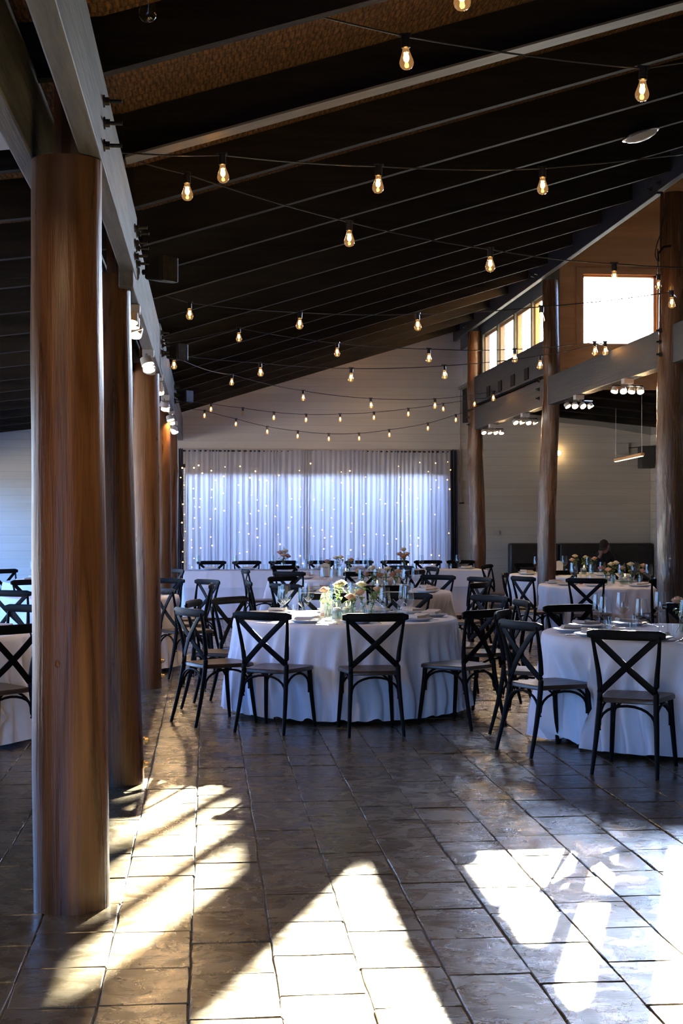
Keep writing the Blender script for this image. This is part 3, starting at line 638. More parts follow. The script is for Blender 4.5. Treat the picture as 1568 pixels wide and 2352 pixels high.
# ================================================================== BACK WALL FITTINGS
def pleats(x0, x1, z0, z1, y, nfold, amp, seed, flare=.0, gather=.06):
    r = random.Random(seed); n = nfold * 8; rows = [0, .03, .06, .1, .2, .4, .6, .8, 1.0]
    am = [r.choice((.25, .5, .8, 1.0, 1.3)) for _ in range(nfold + 2)]; ph = [r.uniform(-.9, .9) for _ in range(nfold + 2)]
    wd = [r.uniform(.5, 1.6) for _ in range(nfold)]; tot = sum(wd); cum = [0]
    for q in wd: cum.append(cum[-1] + q / tot)
    b = MB(); vs = []
    for t in rows:
        for i in range(n + 1):
            k = i / 8; kk = min(int(k), nfold - 1); fr = k - kk
            a = am[kk] * (1 - fr) + am[kk + 1] * fr; p = ph[kk] * (1 - fr) + ph[kk + 1] * fr
            u = cum[kk] + (cum[kk + 1] - cum[kk]) * fr
            top = 1 if t > .03 else .5
            sn = math.sin(2 * PI * k)
            yy = y + amp * a * top * sn * (.7 + .4 * t) + .008 * math.sin(9 * u + 3 * t)
            xx = x0 + (x1 - x0) * u + .35 * (x1 - x0) / nfold * math.sin(4 * PI * k) * a * .35 + .02 * t * math.sin(3 * t + 6 * p)
            zz = z1 + (z0 - z1) * t + (r.uniform(-.012, .016) if t == 0 else 0)
            vs.append((xx, yy, zz))
    m = n + 1
    b.add(vs, [(j * m + i, j * m + i + 1, (j + 1) * m + i + 1, (j + 1) * m + i) for j in range(len(rows) - 1) for i in range(n)])
    return b
ct = thing('curtain', 'wide white sheer curtain hung over the back window behind the long table', 'curtain', (0, YB - .11, 0))
pleats(-.38, 4.36, .03, 2.79, 0, 60, .042, 5).build('sheer_panel', M['curtain'], ct, True, 180)
MB().tube([(-.5, .02, 2.77), (4.46, .02, 2.77)], .016, 10).build('rod', M['steel'], ct)
for nm, xa_, xb_, lb_ in (('dark_drape', 4.36, 4.48, 'narrow navy drape at the curtain edge next to the log post'), ('dark_drape', -.50, -.42, 'narrow navy drape at the curtain edge behind the row of posts')):
    dr = thing(nm, lb_, 'curtain', (0, YB - .12, 0))
    pleats(xa_, xb_, .03, 2.80, 0, 3, .02, 9).build('drape_panel', M['navy'], dr, True, 180)
# fairy lights
fairy_rnd = random.Random(21)
for i in range(26):
    x = -.44 + 4.76 * (i / 25) + fairy_rnd.uniform(-.05, .05) * (1 if 0 < i < 25 else 0)
    x = max(-.43, min(4.30, x))
    s = thing('fairy_light_strand', f'strand of fairy lights hanging on the sheer curtain, {ORD[i] if i < 20 else "twenty-" + ORD[i - 20]} from the post row', 'fairy lights', (x, YB - .19, 2.66), group='fairy lights on the curtain')
    pts = []; lamps = MB(); zz = 0.0; dz = fairy_rnd.uniform(.0, .2)
    pts.append((0, .075, .12)); pts.append((0, .0, .135))
    for k in range(14): pts.append((fairy_rnd.uniform(-.03, .03), fairy_rnd.uniform(-.004, .004), -2.4 * k / 13))
    z_ = -.06 - dz
    while z_ > -2.4:
        if fairy_rnd.random() < (.95 if i < 2 else .52):
            q = fairy_rnd.uniform(.008, .0145); lamps.ell((fairy_rnd.uniform(-.05, .05), -.006, z_), (q, q, q), 8, 6)
        z_ -= fairy_rnd.uniform(.13, .2)
    MB().tube(smooth_pts(pts, 2), .0011, 4).build('wire', M['metal_wire'], s)
    o = lamps.build('glow_lamps', M['fairy'], s); o['kind'] = 'stuff'
# conduit, switch, box, wall speaker, bench, linear pendant, sconce
cd2 = thing('conduit', 'painted pipe running down the back wall beside the curtain post', 'pipe', (0, YB - .03, 0))
MB().tube(smooth_pts([(4.72, 0, 3.90), (4.62, 0, 3.95), (4.57, 0, 3.93), (4.55, 0, 3.85), (4.55, 0, 2.6), (4.55, 0, 2.25)], 5), .014, 8).build('pipe', M['conduit'], cd2)
MB().box(4.525, 4.575, -.03, .02, 1.86, 2.25).build('end_box', M['conduit'], cd2, False, bevel=.004)
MB().box(4.53, 4.62, -.02, .02, 1.84, 1.865).build('bracket', M['steel'], cd2, False)
sw = MB().box(5.16, 5.27, YB - .02, YB + .01, 1.27, 1.36).build('switch_plate', M['white_plastic'], smooth=False, bevel=.004)
tag(sw, 'small white switch plate on the back wall beside the curtain post', 'switch')
jb = MB().box(4.62, 4.72, YB - .12, YB, 3.42, 3.68).build('junction_box', M['olive'], smooth=False, bevel=.006); tag(jb, 'dark green junction box on the back wall by the conduit', 'box')
ws = thing('wall_speaker', 'black box speaker mounted in the corner above the banquette', 'speaker', (7.92, 25.1, 2.68))
MB().box(-.13, .11, -.13, .13, -.20, .20).build('cabinet', M['speaker'], ws, False, bevel=.01)
MB().tube([(-.12, .12, .19), (-.25, .27, .18), (-.42, .27, .20)], .008, 6).build('cable', M['socket'], ws)
MB().tube([(0, .1, 0), (0, .29, 0)], .02, 8).build('bracket', M['steel'], ws)
cb = MB().box(7.42, 7.66, YB - .05, YB, 2.74, 2.94).build('outlet_plate', M['white_plastic'], smooth=False, bevel=.004); tag(cb, 'white outlet plate high on the back wall beside the corner speaker', 'outlet')
# linear pendant
lp = thing('linear_pendant', 'slim wooden linear pendant lamp hanging above the banquette', 'lamp', (6.40, 21.2, 2.5))
d = Vector((.185, 2.02, .0)); e0 = -d * .5; e1 = d * .5
MB().sweep([e0, e1], (.028, .022), RECT).build('housing', M['cedar_trim'], lp, False)
MB().sweep([e0 * .98 - Vector((0, 0, .024)), e1 * .98 - Vector((0, 0, .024))], (.016, .005), RECT).build('light_strip', M['strip'], lp, False)
for q, zt in ((e0 * .95, .90), (e1 * .95, .90)): MB().tube([q + Vector((0, 0, .02)), q + Vector((0, 0, zt))], .0035, 5).build('wire', M['metal_wire'], lp)
# sconce on the wavy post
sc = thing('wall_sconce', 'tiny glowing sconce lamp beside the wavy log post', 'lamp', (6.34, YB - .03, 2.76))
MB().lathe([(.04, 0), (.04, .012), (.02, .02), (.02, .05)], 14).xf(Matrix.Rotation(R90, 4, 'X')).build('base', M['brass'], sc)
MB().ell((0, -.08, 0), (.045, .045, .045), 14, 10).build('globe', emit('sconce_globe', (1.0, .66, .30), 40.0), sc)
# bench
bq = thing('banquette', 'long black buttoned leather banquette against the back wall', 'bench', (0, YB, 0))
def cushion(x0, x1, y0, y1, z0, z1, r=.04):
    b = MB(); n = 6
    prof = []
    return MB().box(x0, x1, y0, y1, z0, z1)
for (x0, x1) in ((5.42, 6.32), (6.33, 7.22), (7.23, 8.06)):
    cushion(x0, x1, -.24, -.02, .45, 1.125).build('back_cushion', M['leather'], bq, True, 40, bevel=.035)
    cushion(x0, x1, -.66, -.2, .30, .46).build('seat_cushion', M['leather'], bq, True, 40, bevel=.035)
MB().box(5.44, 8.06, -.62, -.04, 0, .30).build('plinth', M['rafter'], bq, False)
BTN = MB().ell((0, 0, 0), (.016, .009, .016), 10, 6).mesh('button', M['leather'])
for i in range(12):
    for zz in (.72, .93): link('button', BTN, bq, (5.55 + i * .215 + (.1 if zz > .8 else 0), -.243, zz))

# ================================================================== CHAIR
def make_chair():
    c = thing('cross_back_chair', 'x', 'chair')
    out = []
    for (x, y) in ((-.17, -.20), (-.20, .02), (-.215, .14), (-.20, .195), (-.15, .215), (0, .222), (.15, .215), (.20, .195), (.215, .14), (.20, .02), (.17, -.20), (.10, -.215), (-.10, -.215)): out.append((x, y))
    n = len(out); vs = []
    for sc_, z in ((.95, .428), (1, .434), (1, .452), (.97, .460), (.75, .457), (.35, .453)): vs += [(x * sc_, y * sc_, z) for x, y in out]
    fs = [(r * n + (i + 1) % n, r * n + i, (r + 1) * n + i, (r + 1) * n + (i + 1) % n) for r in range(5) for i in range(n)]
    fs += [tuple(range(n)), tuple(range(6 * n - 1, 5 * n - 1, -1))]
    MB().add(vs, fs).build('seat', M['seat'], c, True, 50)
    for s in (-1, 1):
        p = smooth_pts([(s * .198, -.300, 0), (s * .184, -.245, .22), (s * .172, -.205, .44), (s * .176, -.205, .58), (s * .194, -.232, .73), (s * .206, -.262, .85)], 3)
        k = len(p); MB().tube(p, [(.0115 + .0065 * math.sin(PI * min(1, i / k * 1.25))) for i in range(k)], 10).build('back_post', M['black'], c)
        MB().tube(smooth_pts([(s * .178, .172, .44), (s * .186, .180, .3), (s * .205, .215, 0)], 3), [.0185, .018, .0175, .017, .016, .0145, .012], 10).build('front_leg', M['black'], c)
    rp = []; rs = []
    for i in range(13):
        u = -1 + 2 * i / 12; x = .238 * u
        rp.append((x, -.245 - .032 * (1 - u * u), .848)); q = max(.0, abs(u) - .86) / .14
        rs.append((.0125 * (1 - .25 * q * q), .031 * (1 - .42 * q * q)))
    MB().sweep(rp, rs, [(math.copysign(abs(math.cos(a)) ** .55, math.cos(a)), math.copysign(abs(math.sin(a)) ** .55, math.sin(a))) for a in [2 * PI * i / 12 for i in range(12)]]).build('top_rail', M['black'], c, True, 50)
    for s in (-1, 1):
        pts = []
        for i in range(9):
            t = i / 8
            pts.append((s * (-.196 + (.196 + .166) * t), -.256 + .058 * t - .022 * math.sin(PI * t) + s * .005, .835 - .338 * t))
        MB().sweep(pts, (.0200, .0055), RECT, up=(0, 1, 0.0)).build('cross_slat', M['black'], c, True, 35)
    def arch(a, b, zb, zt):
        p = []
        for i in range(13):
            u = PI * i / 12; t = .5 - .5 * math.cos(u); w = Vector(a).lerp(Vector(b), t); p.append((w.x, w.y, zb + (zt - zb) * math.sin(u) ** .8))
        pre = (p[0][0], p[0][1], zb - .03); post = (p[-1][0], p[-1][1], zb - .03)
        MB().tube([pre] + p + [post], .0085, 8).build('bent_brace', M['black'], c)
    arch((-.170, -.222, 0), (.170, -.222, 0), .29, .416); arch((-.178, .176, 0), (.178, .176, 0), .30, .418)
    for s in (-1, 1): arch((s * .172, -.205, 0), (s * .176, .168, 0), .29, .416)
    return c
chair0 = make_chair()
_first = [True]
def clock(ang):
    h = (6 - ang / 30) % 12; k = int(round(h * 2)) / 2
    nm = ['twelve', 'one', 'two', 'three', 'four', 'five', 'six', 'seven', 'eight', 'nine', 'ten', 'eleven']
    return (f"{nm[int(k) % 12]} o'clock" if k == int(k) else f"half past {nm[int(k) % 12]}")
def chair(x, y, face, label, group):
    """x,y: the top rail's centre; face: direction the sitter looks, degrees from +Y clockwise"""
    a = math.radians(face); fx, fy = math.sin(a), math.cos(a)
    loc = (x + fx * .272, y + fy * .272, 0); rz = -a + rnd.uniform(-.03, .03)
    if _first[0]:
        _first[0] = False; chair0.location = loc; chair0.rotation_euler = (0, 0, rz); chair0['label'] = label; chair0['group'] = group; return chair0
    return dup(chair0, loc, rz, label, group)

# ================================================================== TABLES
def round_cloth(R, H, seed, seats=(), nt_=240):
    r = random.Random(seed); comps = [(r.randint(17, 46), r.uniform(0, 6.28), r.uniform(.3, 1)) for _ in range(7)]
    def f(a):
        s = sum(w * math.sin(k * a + p) for k, p, w in comps) / 2.4
        return math.copysign(abs(s) ** .8, s)
    b = MB(); vs = [(0, 0, H)]; rings = [(.5, H), (.9, H), (.985, H), (1.0, H - .006)]
    for q, z in rings: vs += [(R * q * math.cos(2 * PI * i / nt_), R * q * math.sin(2 * PI * i / nt_), z) for i in range(nt_)]
    T = [.03, .08, .16, .28, .42, .58, .74, .88, 1.0]
    for t in T:
        for i in range(nt_):
            a = 2 * PI * i / nt_; g = f(a + .03 * math.sin(7 * t + a))
            rr = R + .006 + (t ** 1.15) * .062 + .095 * g * min(1, t * 1.4) ** 1.2
            z = (H - .012) + (.040 + .020 * g - H + .012) * t
            for sx, sy, fx, fy in seats:                     # cloth pushed in by the seats tucked against it
                push = max(0.0, min(1.0, (.66 - z) / .17)); lim = rr
                while lim > .62 and abs((lim * math.cos(a) - sx) * fy - (lim * math.sin(a) - sy) * fx) < .235 and -.24 < (lim * math.cos(a) - sx) * fx + (lim * math.sin(a) - sy) * fy < .215: lim -= .01
                if lim < rr: rr += (lim - .012 + .014 * g - rr) * push
            vs.append((rr * math.cos(a), rr * math.sin(a), z))
    n = nt_; k = len(rings) + len(T)
    fs = [(0, 1 + i, 1 + (i + 1) % n) for i in range(n)]
    fs += [(1 + j * n + i, 1 + (j + 1) * n + i, 1 + (j + 1) * n + (i + 1) % n, 1 + j * n + (i + 1) % n) for j in range(k - 1) for i in range(n)]
    return b.add(vs, fs)
CH = [('T1', 1.20, 10.06), ('T1', .38, 10.28), ('T1', -.15, 10.79), ('T1', -.13, 11.87), ('T1', .18, 12.33), ('T1', 1.06, 12.86), ('T1', 1.83, 12.90), ('T1', 2.50, 12.36), ('T1', 2.62, 11.62), ('T1', 2.06, 10.40),
 ('T2', 2.51, 8.36), ('T2', 2.03, 9.24), ('T2', 2.14, 10.28), ('T2', 2.82, 10.98), ('T2', 3.86, 11.06),
 ('T3', .80, 14.83), ('T3', 1.83, 14.34), ('T3', .44, 15.63), ('T3', .88, 16.84), ('T3', 2.80, 17.06), ('T3', 2.90, 14.93), ('T3', 3.19, 16.36),
 ('T4', 1.05, 18.38), ('T4', 1.98, 18.2), ('T4', .50, 19.35), ('T4', 1.13, 20.85), ('T4', 2.84, 20.56), ('T4', 2.78, 18.74), ('T4', 3.2, 19.93),
 ('T5', 4.30, 15.92), ('T5', 5.21, 15.72), ('T5', 3.70, 16.55), ('T5', 3.70, 17.56), ('T5', 4.66, 18.42),
 ('T6', 4.16, 21.04), ('T6', 4.94, 21.7), ('T6', 5.70, 19.05),
 ('L1', -1.21, 9.18), ('L1', -1.38, 11.34),
 ('L2', -1.87, 13.71), ('L2', -1.98, 16.15), ('L2', -.45, 16.42), ('L2', -.44, 14.05), ('L2', .02, 16.0), ('L2', .06, 15.05),
 ('L3', -2.76, 19.62), ('L3', -.42, 19.55)]
FACE_OVR = {('L2', -.44): 62}
tab0 = thing('round_table', 'x', 'table')
MB().lathe([(.88, .70), (.90, .705), (.90, .742), (.88, .747)], 48).build('table_top', M['table'], tab0)
for i in range(4):
    a = PI / 4 + i * PI / 2; q = (.55 * math.cos(a), .55 * math.sin(a))
    MB().tube([(q[0], q[1], .70), (q[0] * 1.18, q[1] * 1.18, 0)], .02, 10).build('leg', M['steel'], tab0)
TB = {  # key: centre, phrase
 'T1': ((1.12, 11.52), 'the sunlit central table'),
 'T2': ((3.25, 9.72), 'the cut-off front table'),
 'T3': ((1.80, 15.72), 'the second central table'),
 'T4': ((1.75, 19.60), 'the third central table'),
 'T5': ((4.97, 17.10), 'the table between glossy posts'),
 'T6': ((5.30, 20.35), 'the banquette table'),
 'L1': ((-2.16, 10.2), 'the front aisle table'),
 'L2': ((-1.20, 15.1), 'the table amid the post row'),
 'L3': ((-1.71, 18.7), 'the far aisle table'),
}
for i, (k, ((x, y), ph)) in enumerate(TB.items()):
    lab = 'round banquet table hidden under the white cloth of ' + ph
    if i == 0: t = tab0; t.location = (x, y, 0); t['label'] = lab
    else: t = dup(tab0, (x, y, 0), i * .4, lab)
    t['group'] = 'round banquet tables'
    seats = []
    for kk, qx, qy in CH:
        if kk != k or (kk, qx) in FACE_OVR: continue
        d = Vector((x - qx, y - qy)).normalized(); seats.append((qx - x + d.x * .272, qy - y + d.y * .272, d.x, d.y))
    c = link('tablecloth', round_cloth(.905, .753, 60 + i, seats).mesh('tablecloth', M['cloth'], True, 180), None, (x, y, 0))
    tag(c, 'white floor-length tablecloth draped on ' + ph, 'tablecloth', 'round white tablecloths')
# long head table, two tops under two cloths
def long_cloth(w, dpt, H, seed):
    r = random.Random(seed); per = []
    nx, ny = 90, 18
    for i in range(nx): per.append((-w / 2 + w * i / nx, -dpt / 2, 0, -1))
    for i in range(ny): per.append((w / 2, -dpt / 2 + dpt * i / ny, 1, 0))
    for i in range(nx): per.append((w / 2 - w * i / nx, dpt / 2, 0, 1))
    for i in range(ny): per.append((-w / 2, dpt / 2 - dpt * i / ny, -1, 0))
    n = len(per); vs = [(x * q, y * q, H) for q in (.5, .985) for x, y, _, _ in per]
    rows = [0.0, .04, .15, .35, .36, .37, .6, .8, 1.0]
    cr = [r.uniform(.3, .5) + .42 * k for k in range(12)]
    for t in rows:
        for j, (x, y, nx_, ny_) in enumerate(per):
            g = math.sin(j * .55 + 1.5 * math.sin(j * .11)) * .010 * t
            cre = .006 * math.exp(-min(abs(x + w / 2 - q) for q in cr) ** 2 / .0004) if ny_ else 0
            o_ = .006 + .035 * t + g + cre + (.004 if .34 < t < .365 else 0)
            vs.append((x + nx_ * o_, y + ny_ * o_, H - .004 - (H - .03) * t))
    k = 2 + len(rows)
    fs = [tuple(range(n))] + [(j * n + i, (j + 1) * n + i, (j + 1) * n + (i + 1) % n, j * n + (i + 1) % n) for j in range(k - 1) for i in range(n)]
    return MB().add(vs, fs)
for i, (xc, w) in enumerate(((.82, 2.36), (3.22, 2.40))):
    t = thing('long_table', ('long trestle table by the post row under white cloth before the curtain', 'long trestle table by the curtain post under white cloth')[i], 'table', (xc, 22.6, 0), group='long tables before the curtain')
    MB().box(-w / 2 + .01, w / 2 - .01, -.37, .37, .71, .745).build('table_top', M['table'], t, False, bevel=.004)
    for sx in (-1, 1):
        for sy in (-1, 1): MB().tube([(sx * (w / 2 - .25), sy * .3, .71), (sx * (w / 2 - .25), sy * .3, 0)], .02, 8).build('leg', M['steel'], t)
    c = long_cloth(w, .76, .752, 4 + i).build('tablecloth', M['cloth'], None, True, 60, loc=(xc, 22.6, 0))
    tag(c, ('creased white cloth over the long table by the post row', 'creased white cloth over the long table by the curtain post')[i], 'tablecloth', 'long white tablecloths')

grp = {'T1': 'chairs round the sunlit central table', 'T2': 'chairs round the big table', 'T3': 'chairs round the second table', 'T4': 'chairs round the far table', 'T5': 'chairs round the table between glossy posts',
       'T6': 'chairs round the banquette table', 'L1': 'chairs in the side aisle', 'L2': 'chairs between the posts', 'L3': 'chairs in the far aisle'}
for k, x, y in CH:
    (cx, cy_), ph = TB[k]
    ang = math.degrees(math.atan2(x - cx, -(y - cy_)))
    face = math.degrees(math.atan2(cx - x, cy_ - y))
    for (kk, xx), v in FACE_OVR.items():
        if kk == k and abs(xx - x) < 1e-6: face = v
    chair(x, y, face, f'black cross-back chair at {clock(ang)} of {ph}', grp[k])
for i, (x, y) in enumerate(((.08, 23.30), (.65, 23.28), (1.25, 23.33), (1.87, 23.30), (2.49, 23.30), (3.09, 23.33), (3.64, 23.30), (4.18, 23.3))):
    chair(x, y + .02, 180 + rnd.uniform(-4, 4), f'black cross-back chair behind the long table, {ORD[i]} from the post row', 'chairs behind the long table')

# ================================================================== TABLEWARE
TZ = .7535
PLATE = MB().lathe([(.0003, .006), (.075, .006), (.085, .008), (.125, .020), (.138, .024), (.138, .021), (.09, .003), (.07, .0), (.0003, .0)], 32).mesh('plate', M['china'])
def napkin_mesh():
    b = MB()
    for k, (sx, sy, z0, z1) in enumerate(((.085, .062, .0, .006), (.083, .060, .006, .012), (.080, .056, .012, .019))):
        n = 6; vs = []
        for i in range(n + 1):
            u = i / n; xx = -sx + 2 * sx * u; lift = .014 * max(0, u - .55) ** 1.2 * 2
            for (yy, z) in ((-sy, z0), (sy, z0), (sy, z1), (-sy, z1)): vs.append((xx, yy, z + lift))
        fs = [(i * 4 + j, i * 4 + (j + 1) % 4, (i + 1) * 4 + (j + 1) % 4, (i + 1) * 4 + j) for i in range(n) for j in range(4)] + [(3, 2, 1, 0), (4 * n, 4 * n + 1, 4 * n + 2, 4 * n + 3)]
        b.add(vs, fs)
    return b.mesh('napkin', M['napkin'], True, 30)
NAPKIN = napkin_mesh()
CARD = MB().box(-.095, .095, -.048, .048, 0, .0015).mesh('menu_card', M['card'], False)
FORK = MB(); FORK.sweep([(0, -.095, .002), (0, -.03, .003), (0, .03, .004)], [(.006, .0015), (.004, .0015), (.006, .0015)], RECT)
FORK.sweep([(0, .03, .004), (0, .05, .006)], [(.006, .0015), (.012, .0015)], RECT)
for q in (-.009, -.003, .003, .009): FORK.sweep([(q, .05, .006), (q, .095, .003)], (.0018, .0012), RECT)
FORK = FORK.mesh('fork', M['cutlery'])
KNIFE = MB().sweep([(0, -.11, .003), (0, -.02, .003), (0, -.01, .003), (.002, .07, .002), (.004, .11, .002)], [(.007, .003), (.006, .0025), (.009, .0012), (.009, .001), (.002, .0008)], RECT).mesh('knife', M['cutlery'])
WINE_STEM = MB().lathe([(.034, 0), (.034, .002), (.012, .005), (.0045, .012), (.0035, .05), (.0045, .088), (.006, .093)], 20).mesh('stem', M['glass'])
WINE_BOWL = MB().lathe([(.004, .090), (.016, .098), (.036, .118), (.0435, .130), (.0435, .138), (.038, .185), (.0335, .235), (.0325, .235), (.037, .185), (.0425, .138), (.042, .131), (.035, .119), (.015, .100), (.0003, .094)], 28).mesh('bowl', M['glass'])
TUMB = MB().lathe([(.030, 0), (.031, .004), (.036, .09), (.034, .09), (.029, .012), (.0003, .010)], 20).mesh('tumbler', M['glass'])
VASE = MB().lathe([(.026, 0), (.028, .004), (.028, .10), (.025, .12), (.024, .12), (.026, .10), (.026, .008), (.0003, .008)], 20).mesh('glass_wall', M['vase_glass'])
WATER = MB().lathe([(.0003, .009), (.0255, .009), (.0255, .07), (.0003, .07)], 16).mesh('water', thin_glass('vase_water', (.86, .92, .86), 1.33, .0))
HOLD = MB().lathe([(.036, 0), (.038, .004), (.038, .115), (.036, .115), (.036, .008), (.0003, .008)], 22).mesh('glass_wall', M['vase_glass'])
CANDLE = MB().lathe([(.012, .0), (.028, .010), (.032, .022), (.028, .032), (.016, .036), (.0003, .036)], 18).mesh('wax_body', M['wax'])
WICK = MB().tube([(0, 0, .035), (0, 0, .044)], .0012, 5).mesh('wick', M['ink'])
FLAME = MB().lathe([(.0003, .042), (.005, .048), (.0062, .055), (.004, .066), (.0003, .078)], 10).mesh('flame', M['flame'])
def put(name, me, label, cat, loc, rz=0.0, group=None):
    return tag(link(name, me, None, loc, (0, 0, rz)), label, cat, group)
def wine(loc, label, group, s=1.0):
    g = thing('wine_glass', label, 'glass', loc, rnd.uniform(0, 6), group); g.scale = (s, s, s)
    link('stem', WINE_STEM, g); link('bowl', WINE_BOWL, g); return g
def setting(k, ang, full=True, w2=False):
    (cx, cy_), ph = TB[k]; a = math.radians(ang); ca = clock(ang)
    ux, uy = math.sin(a), -math.cos(a)                 # outward
    rx, ry = -uy, ux                                    # to the left/right of the sitter
    def at(r, s, z=0): return (cx + ux * r + rx * s, cy_ + uy * r + ry * s, TZ + z)
    rz = math.atan2(uy, ux) + PI / 2
    j = lambda q: rnd.uniform(-q, q)
    g = ph.replace('the ', '', 1)
    put('dinner_plate', PLATE, f"pale dinner plate at {ca} of {ph}", 'plate', at(.70, 0), 0, 'plates on ' + g)
    put('menu_card', CARD, f"blush menu card on the plate at {ca} of {ph}", 'card', at(.69, .0, .0245), rz + R90 + j(.2), 'menu cards on ' + g) if full else None
    put('napkin', NAPKIN, f"folded beige napkin at {ca} of {ph}", 'napkin', at(.705, .01, .0262), rz + j(.5), 'napkins on ' + g)
    wine(at(.50, -.13 + j(.03)), f"empty wine glass at {ca} of {ph}", 'wine glasses on ' + g, 1.1)
    put('tumbler', TUMB, f"clear water tumbler at {ca} of {ph}", 'glass', at(.47, .10 + j(.03)), 0, 'tumblers on ' + g)
    if full:
        put('fork', FORK, f"steel fork at {ca} of {ph}", 'fork', at(.70, .17), rz, 'forks on ' + g)
        put('knife', KNIFE, f"steel knife at {ca} of {ph}", 'knife', at(.70, -.17), rz, 'knives on ' + g)
for ang in (2, -31, -63, -98, -133, -177, 152, 121, 88, 47): setting('T1', ang)
for ang in (-29, -66, -100, -138, -172, 5): setting('T2', ang)
for ang in (-45, 0, -88, -135, 180, 142, 56, 104): setting('T3', ang, False)
for ang in (-40, 12, -98, -150, 152, 118, 66): setting('T4', ang, False)
for ang in (-33, 10, -67, -110, -166, 150, 52): setting('T5', ang, False)
for ang in (-125, -167, 25, -40, -80): setting('T6', ang, False)
for ang in (47, 140, 90): setting('L1', ang, False)
for ang in (-28, -140, 100, 150, 60): setting('L2', ang, False)
for ang in (-130, 120, -60): setting('L3', ang, False)
for i in range(8):
    x = .05 + i * .59; ph = f'{ORD[i]} from the post row'
    put('dinner_plate', PLATE, f'pale plate on the long table, {ph}', 'plate', (x, 22.72, TZ), 0, 'plates on the long table')
    put('napkin', NAPKIN, f'folded napkin on the long table, {ph}', 'napkin', (x, 22.72, TZ + .0262), rnd.uniform(-.4, .4), 'napkins on the long table')
    wine((x - .19, 22.45, TZ), f'wine glass on the long table, {ph}', 'wine glasses on the long table')
    put('tumbler', TUMB, f'clear tumbler on the long table, {ph}', 'glass', (x - .31, 22.50, TZ), 0, 'tumblers on the long table')

# flowers
def bloom_mesh(col, seed, R=.033):
    r = random.Random(seed); b = MB()
    RAD = (.30, .80, 1.0, .86); WID = (.30, .66, .74, .46); HGT = (-.55, -.15, .38, .86)
    for lay, (nP, tilt, sc_) in enumerate(((3, .0, .34), (4, .05, .55), (5, .22, .78), (6, .50, 1.0), (5, .95, 1.12))):
        for i in range(nP):
            a = 2 * PI * i / nP + lay * .7 + r.uniform(-.2, .2); tl = tilt + r.uniform(-.08, .08); hz = r.uniform(.92, 1.08)
            vs = []
            for v in range(4):
                for u in (-1, -.5, 0, .5, 1):
                    wd = WID[v] * R * sc_ * 1.15
                    rad = R * sc_ * (RAD[v] + tl * (0, .05, .16, .50)[v]) - .35 * wd * u * u
                    up_ = R * (HGT[v] * hz * (1 - .18 * tl) - tl * (0, 0, .05, .42)[v] + (.10 if lay < 2 else 0)) - .004 * u * u * (v == 3)
                    y = u * wd
                    vs.append((rad * math.cos(a) - y * math.sin(a), rad * math.sin(a) + y * math.cos(a), up_))
            b.add(vs, [(v * 5 + u, v * 5 + u + 1, (v + 1) * 5 + u + 1, (v + 1) * 5 + u) for v in range(3) for u in range(4)])
    return b.mesh('bloom', M['rose_' + col], True, 180)
BLOOM = {c: bloom_mesh(c, 3 + i) for i, c in enumerate(('cream', 'peach', 'mauve', 'rust', 'pink'))}
lf = MB(); vs = []
for i in range(6):
    t = i / 5
    for u in (-1, 0, 1): vs.append((.016 * math.sin(PI * (t * .92 + .05)) * u, .06 * t, .012 * math.sin(PI * t) - (.004 if u == 0 else 0)))
lf.add(vs, [(i * 3 + u, i * 3 + u + 1, (i + 1) * 3 + u + 1, (i + 1) * 3 + u) for i in range(5) for u in range(2)])
LEAF = lf.mesh('leaf', M['leaf'], True, 180)
SPRIG = MB()
for i in range(14):
    a = i * 2.4; z = .012 * i
    t = MB(); t.add(vs, lf.f)
    mt = Matrix.Translation((0, 0, z)) @ Matrix.Rotation(a, 4, 'Z') @ Matrix.Rotation(.5, 4, 'X') @ Matrix.Scale(.55 - .015 * i, 4)
    SPRIG.add([mt @ Vector(p) for p in vs], lf.f)
SPRIG.tube([(0, 0, -.1), (0, 0, .17)], .0016, 5)
SPRIG = SPRIG.mesh('foliage', M['leaf'], True, 180)
def rose(col, base, lean, h, label, group, s=1.0):
    """a stem standing in a vase: base is the vase's foot"""
    t = thing('rose', label, 'flower', base, 0, group)
    h = h * .90; top = Vector((lean[0], lean[1], h))
    MB().tube(smooth_pts([(lean[0] * -.08, lean[1] * -.08, .012), (lean[0] * .15, lean[1] * .15, .10), top], 4), .0022, 6).build('stem', M['stem'], t)
    bo = link('bloom', BLOOM[col], t, top, (-lean[1] * 4, lean[0] * 4, rnd.uniform(0, 6))); bo.scale = (s,) * 3
    for k in range(4):
        q = .35 + .17 * k
        lo = link('leaf', LEAF, t, Vector((lean[0] * q, lean[1] * q, .10 + (h - .10) * q)), (rnd.uniform(-.5, .7), 0, k * 1.9 + rnd.uniform(-.5, .5))); lo.scale = (1.15, 1.15, 1.15)
    return t
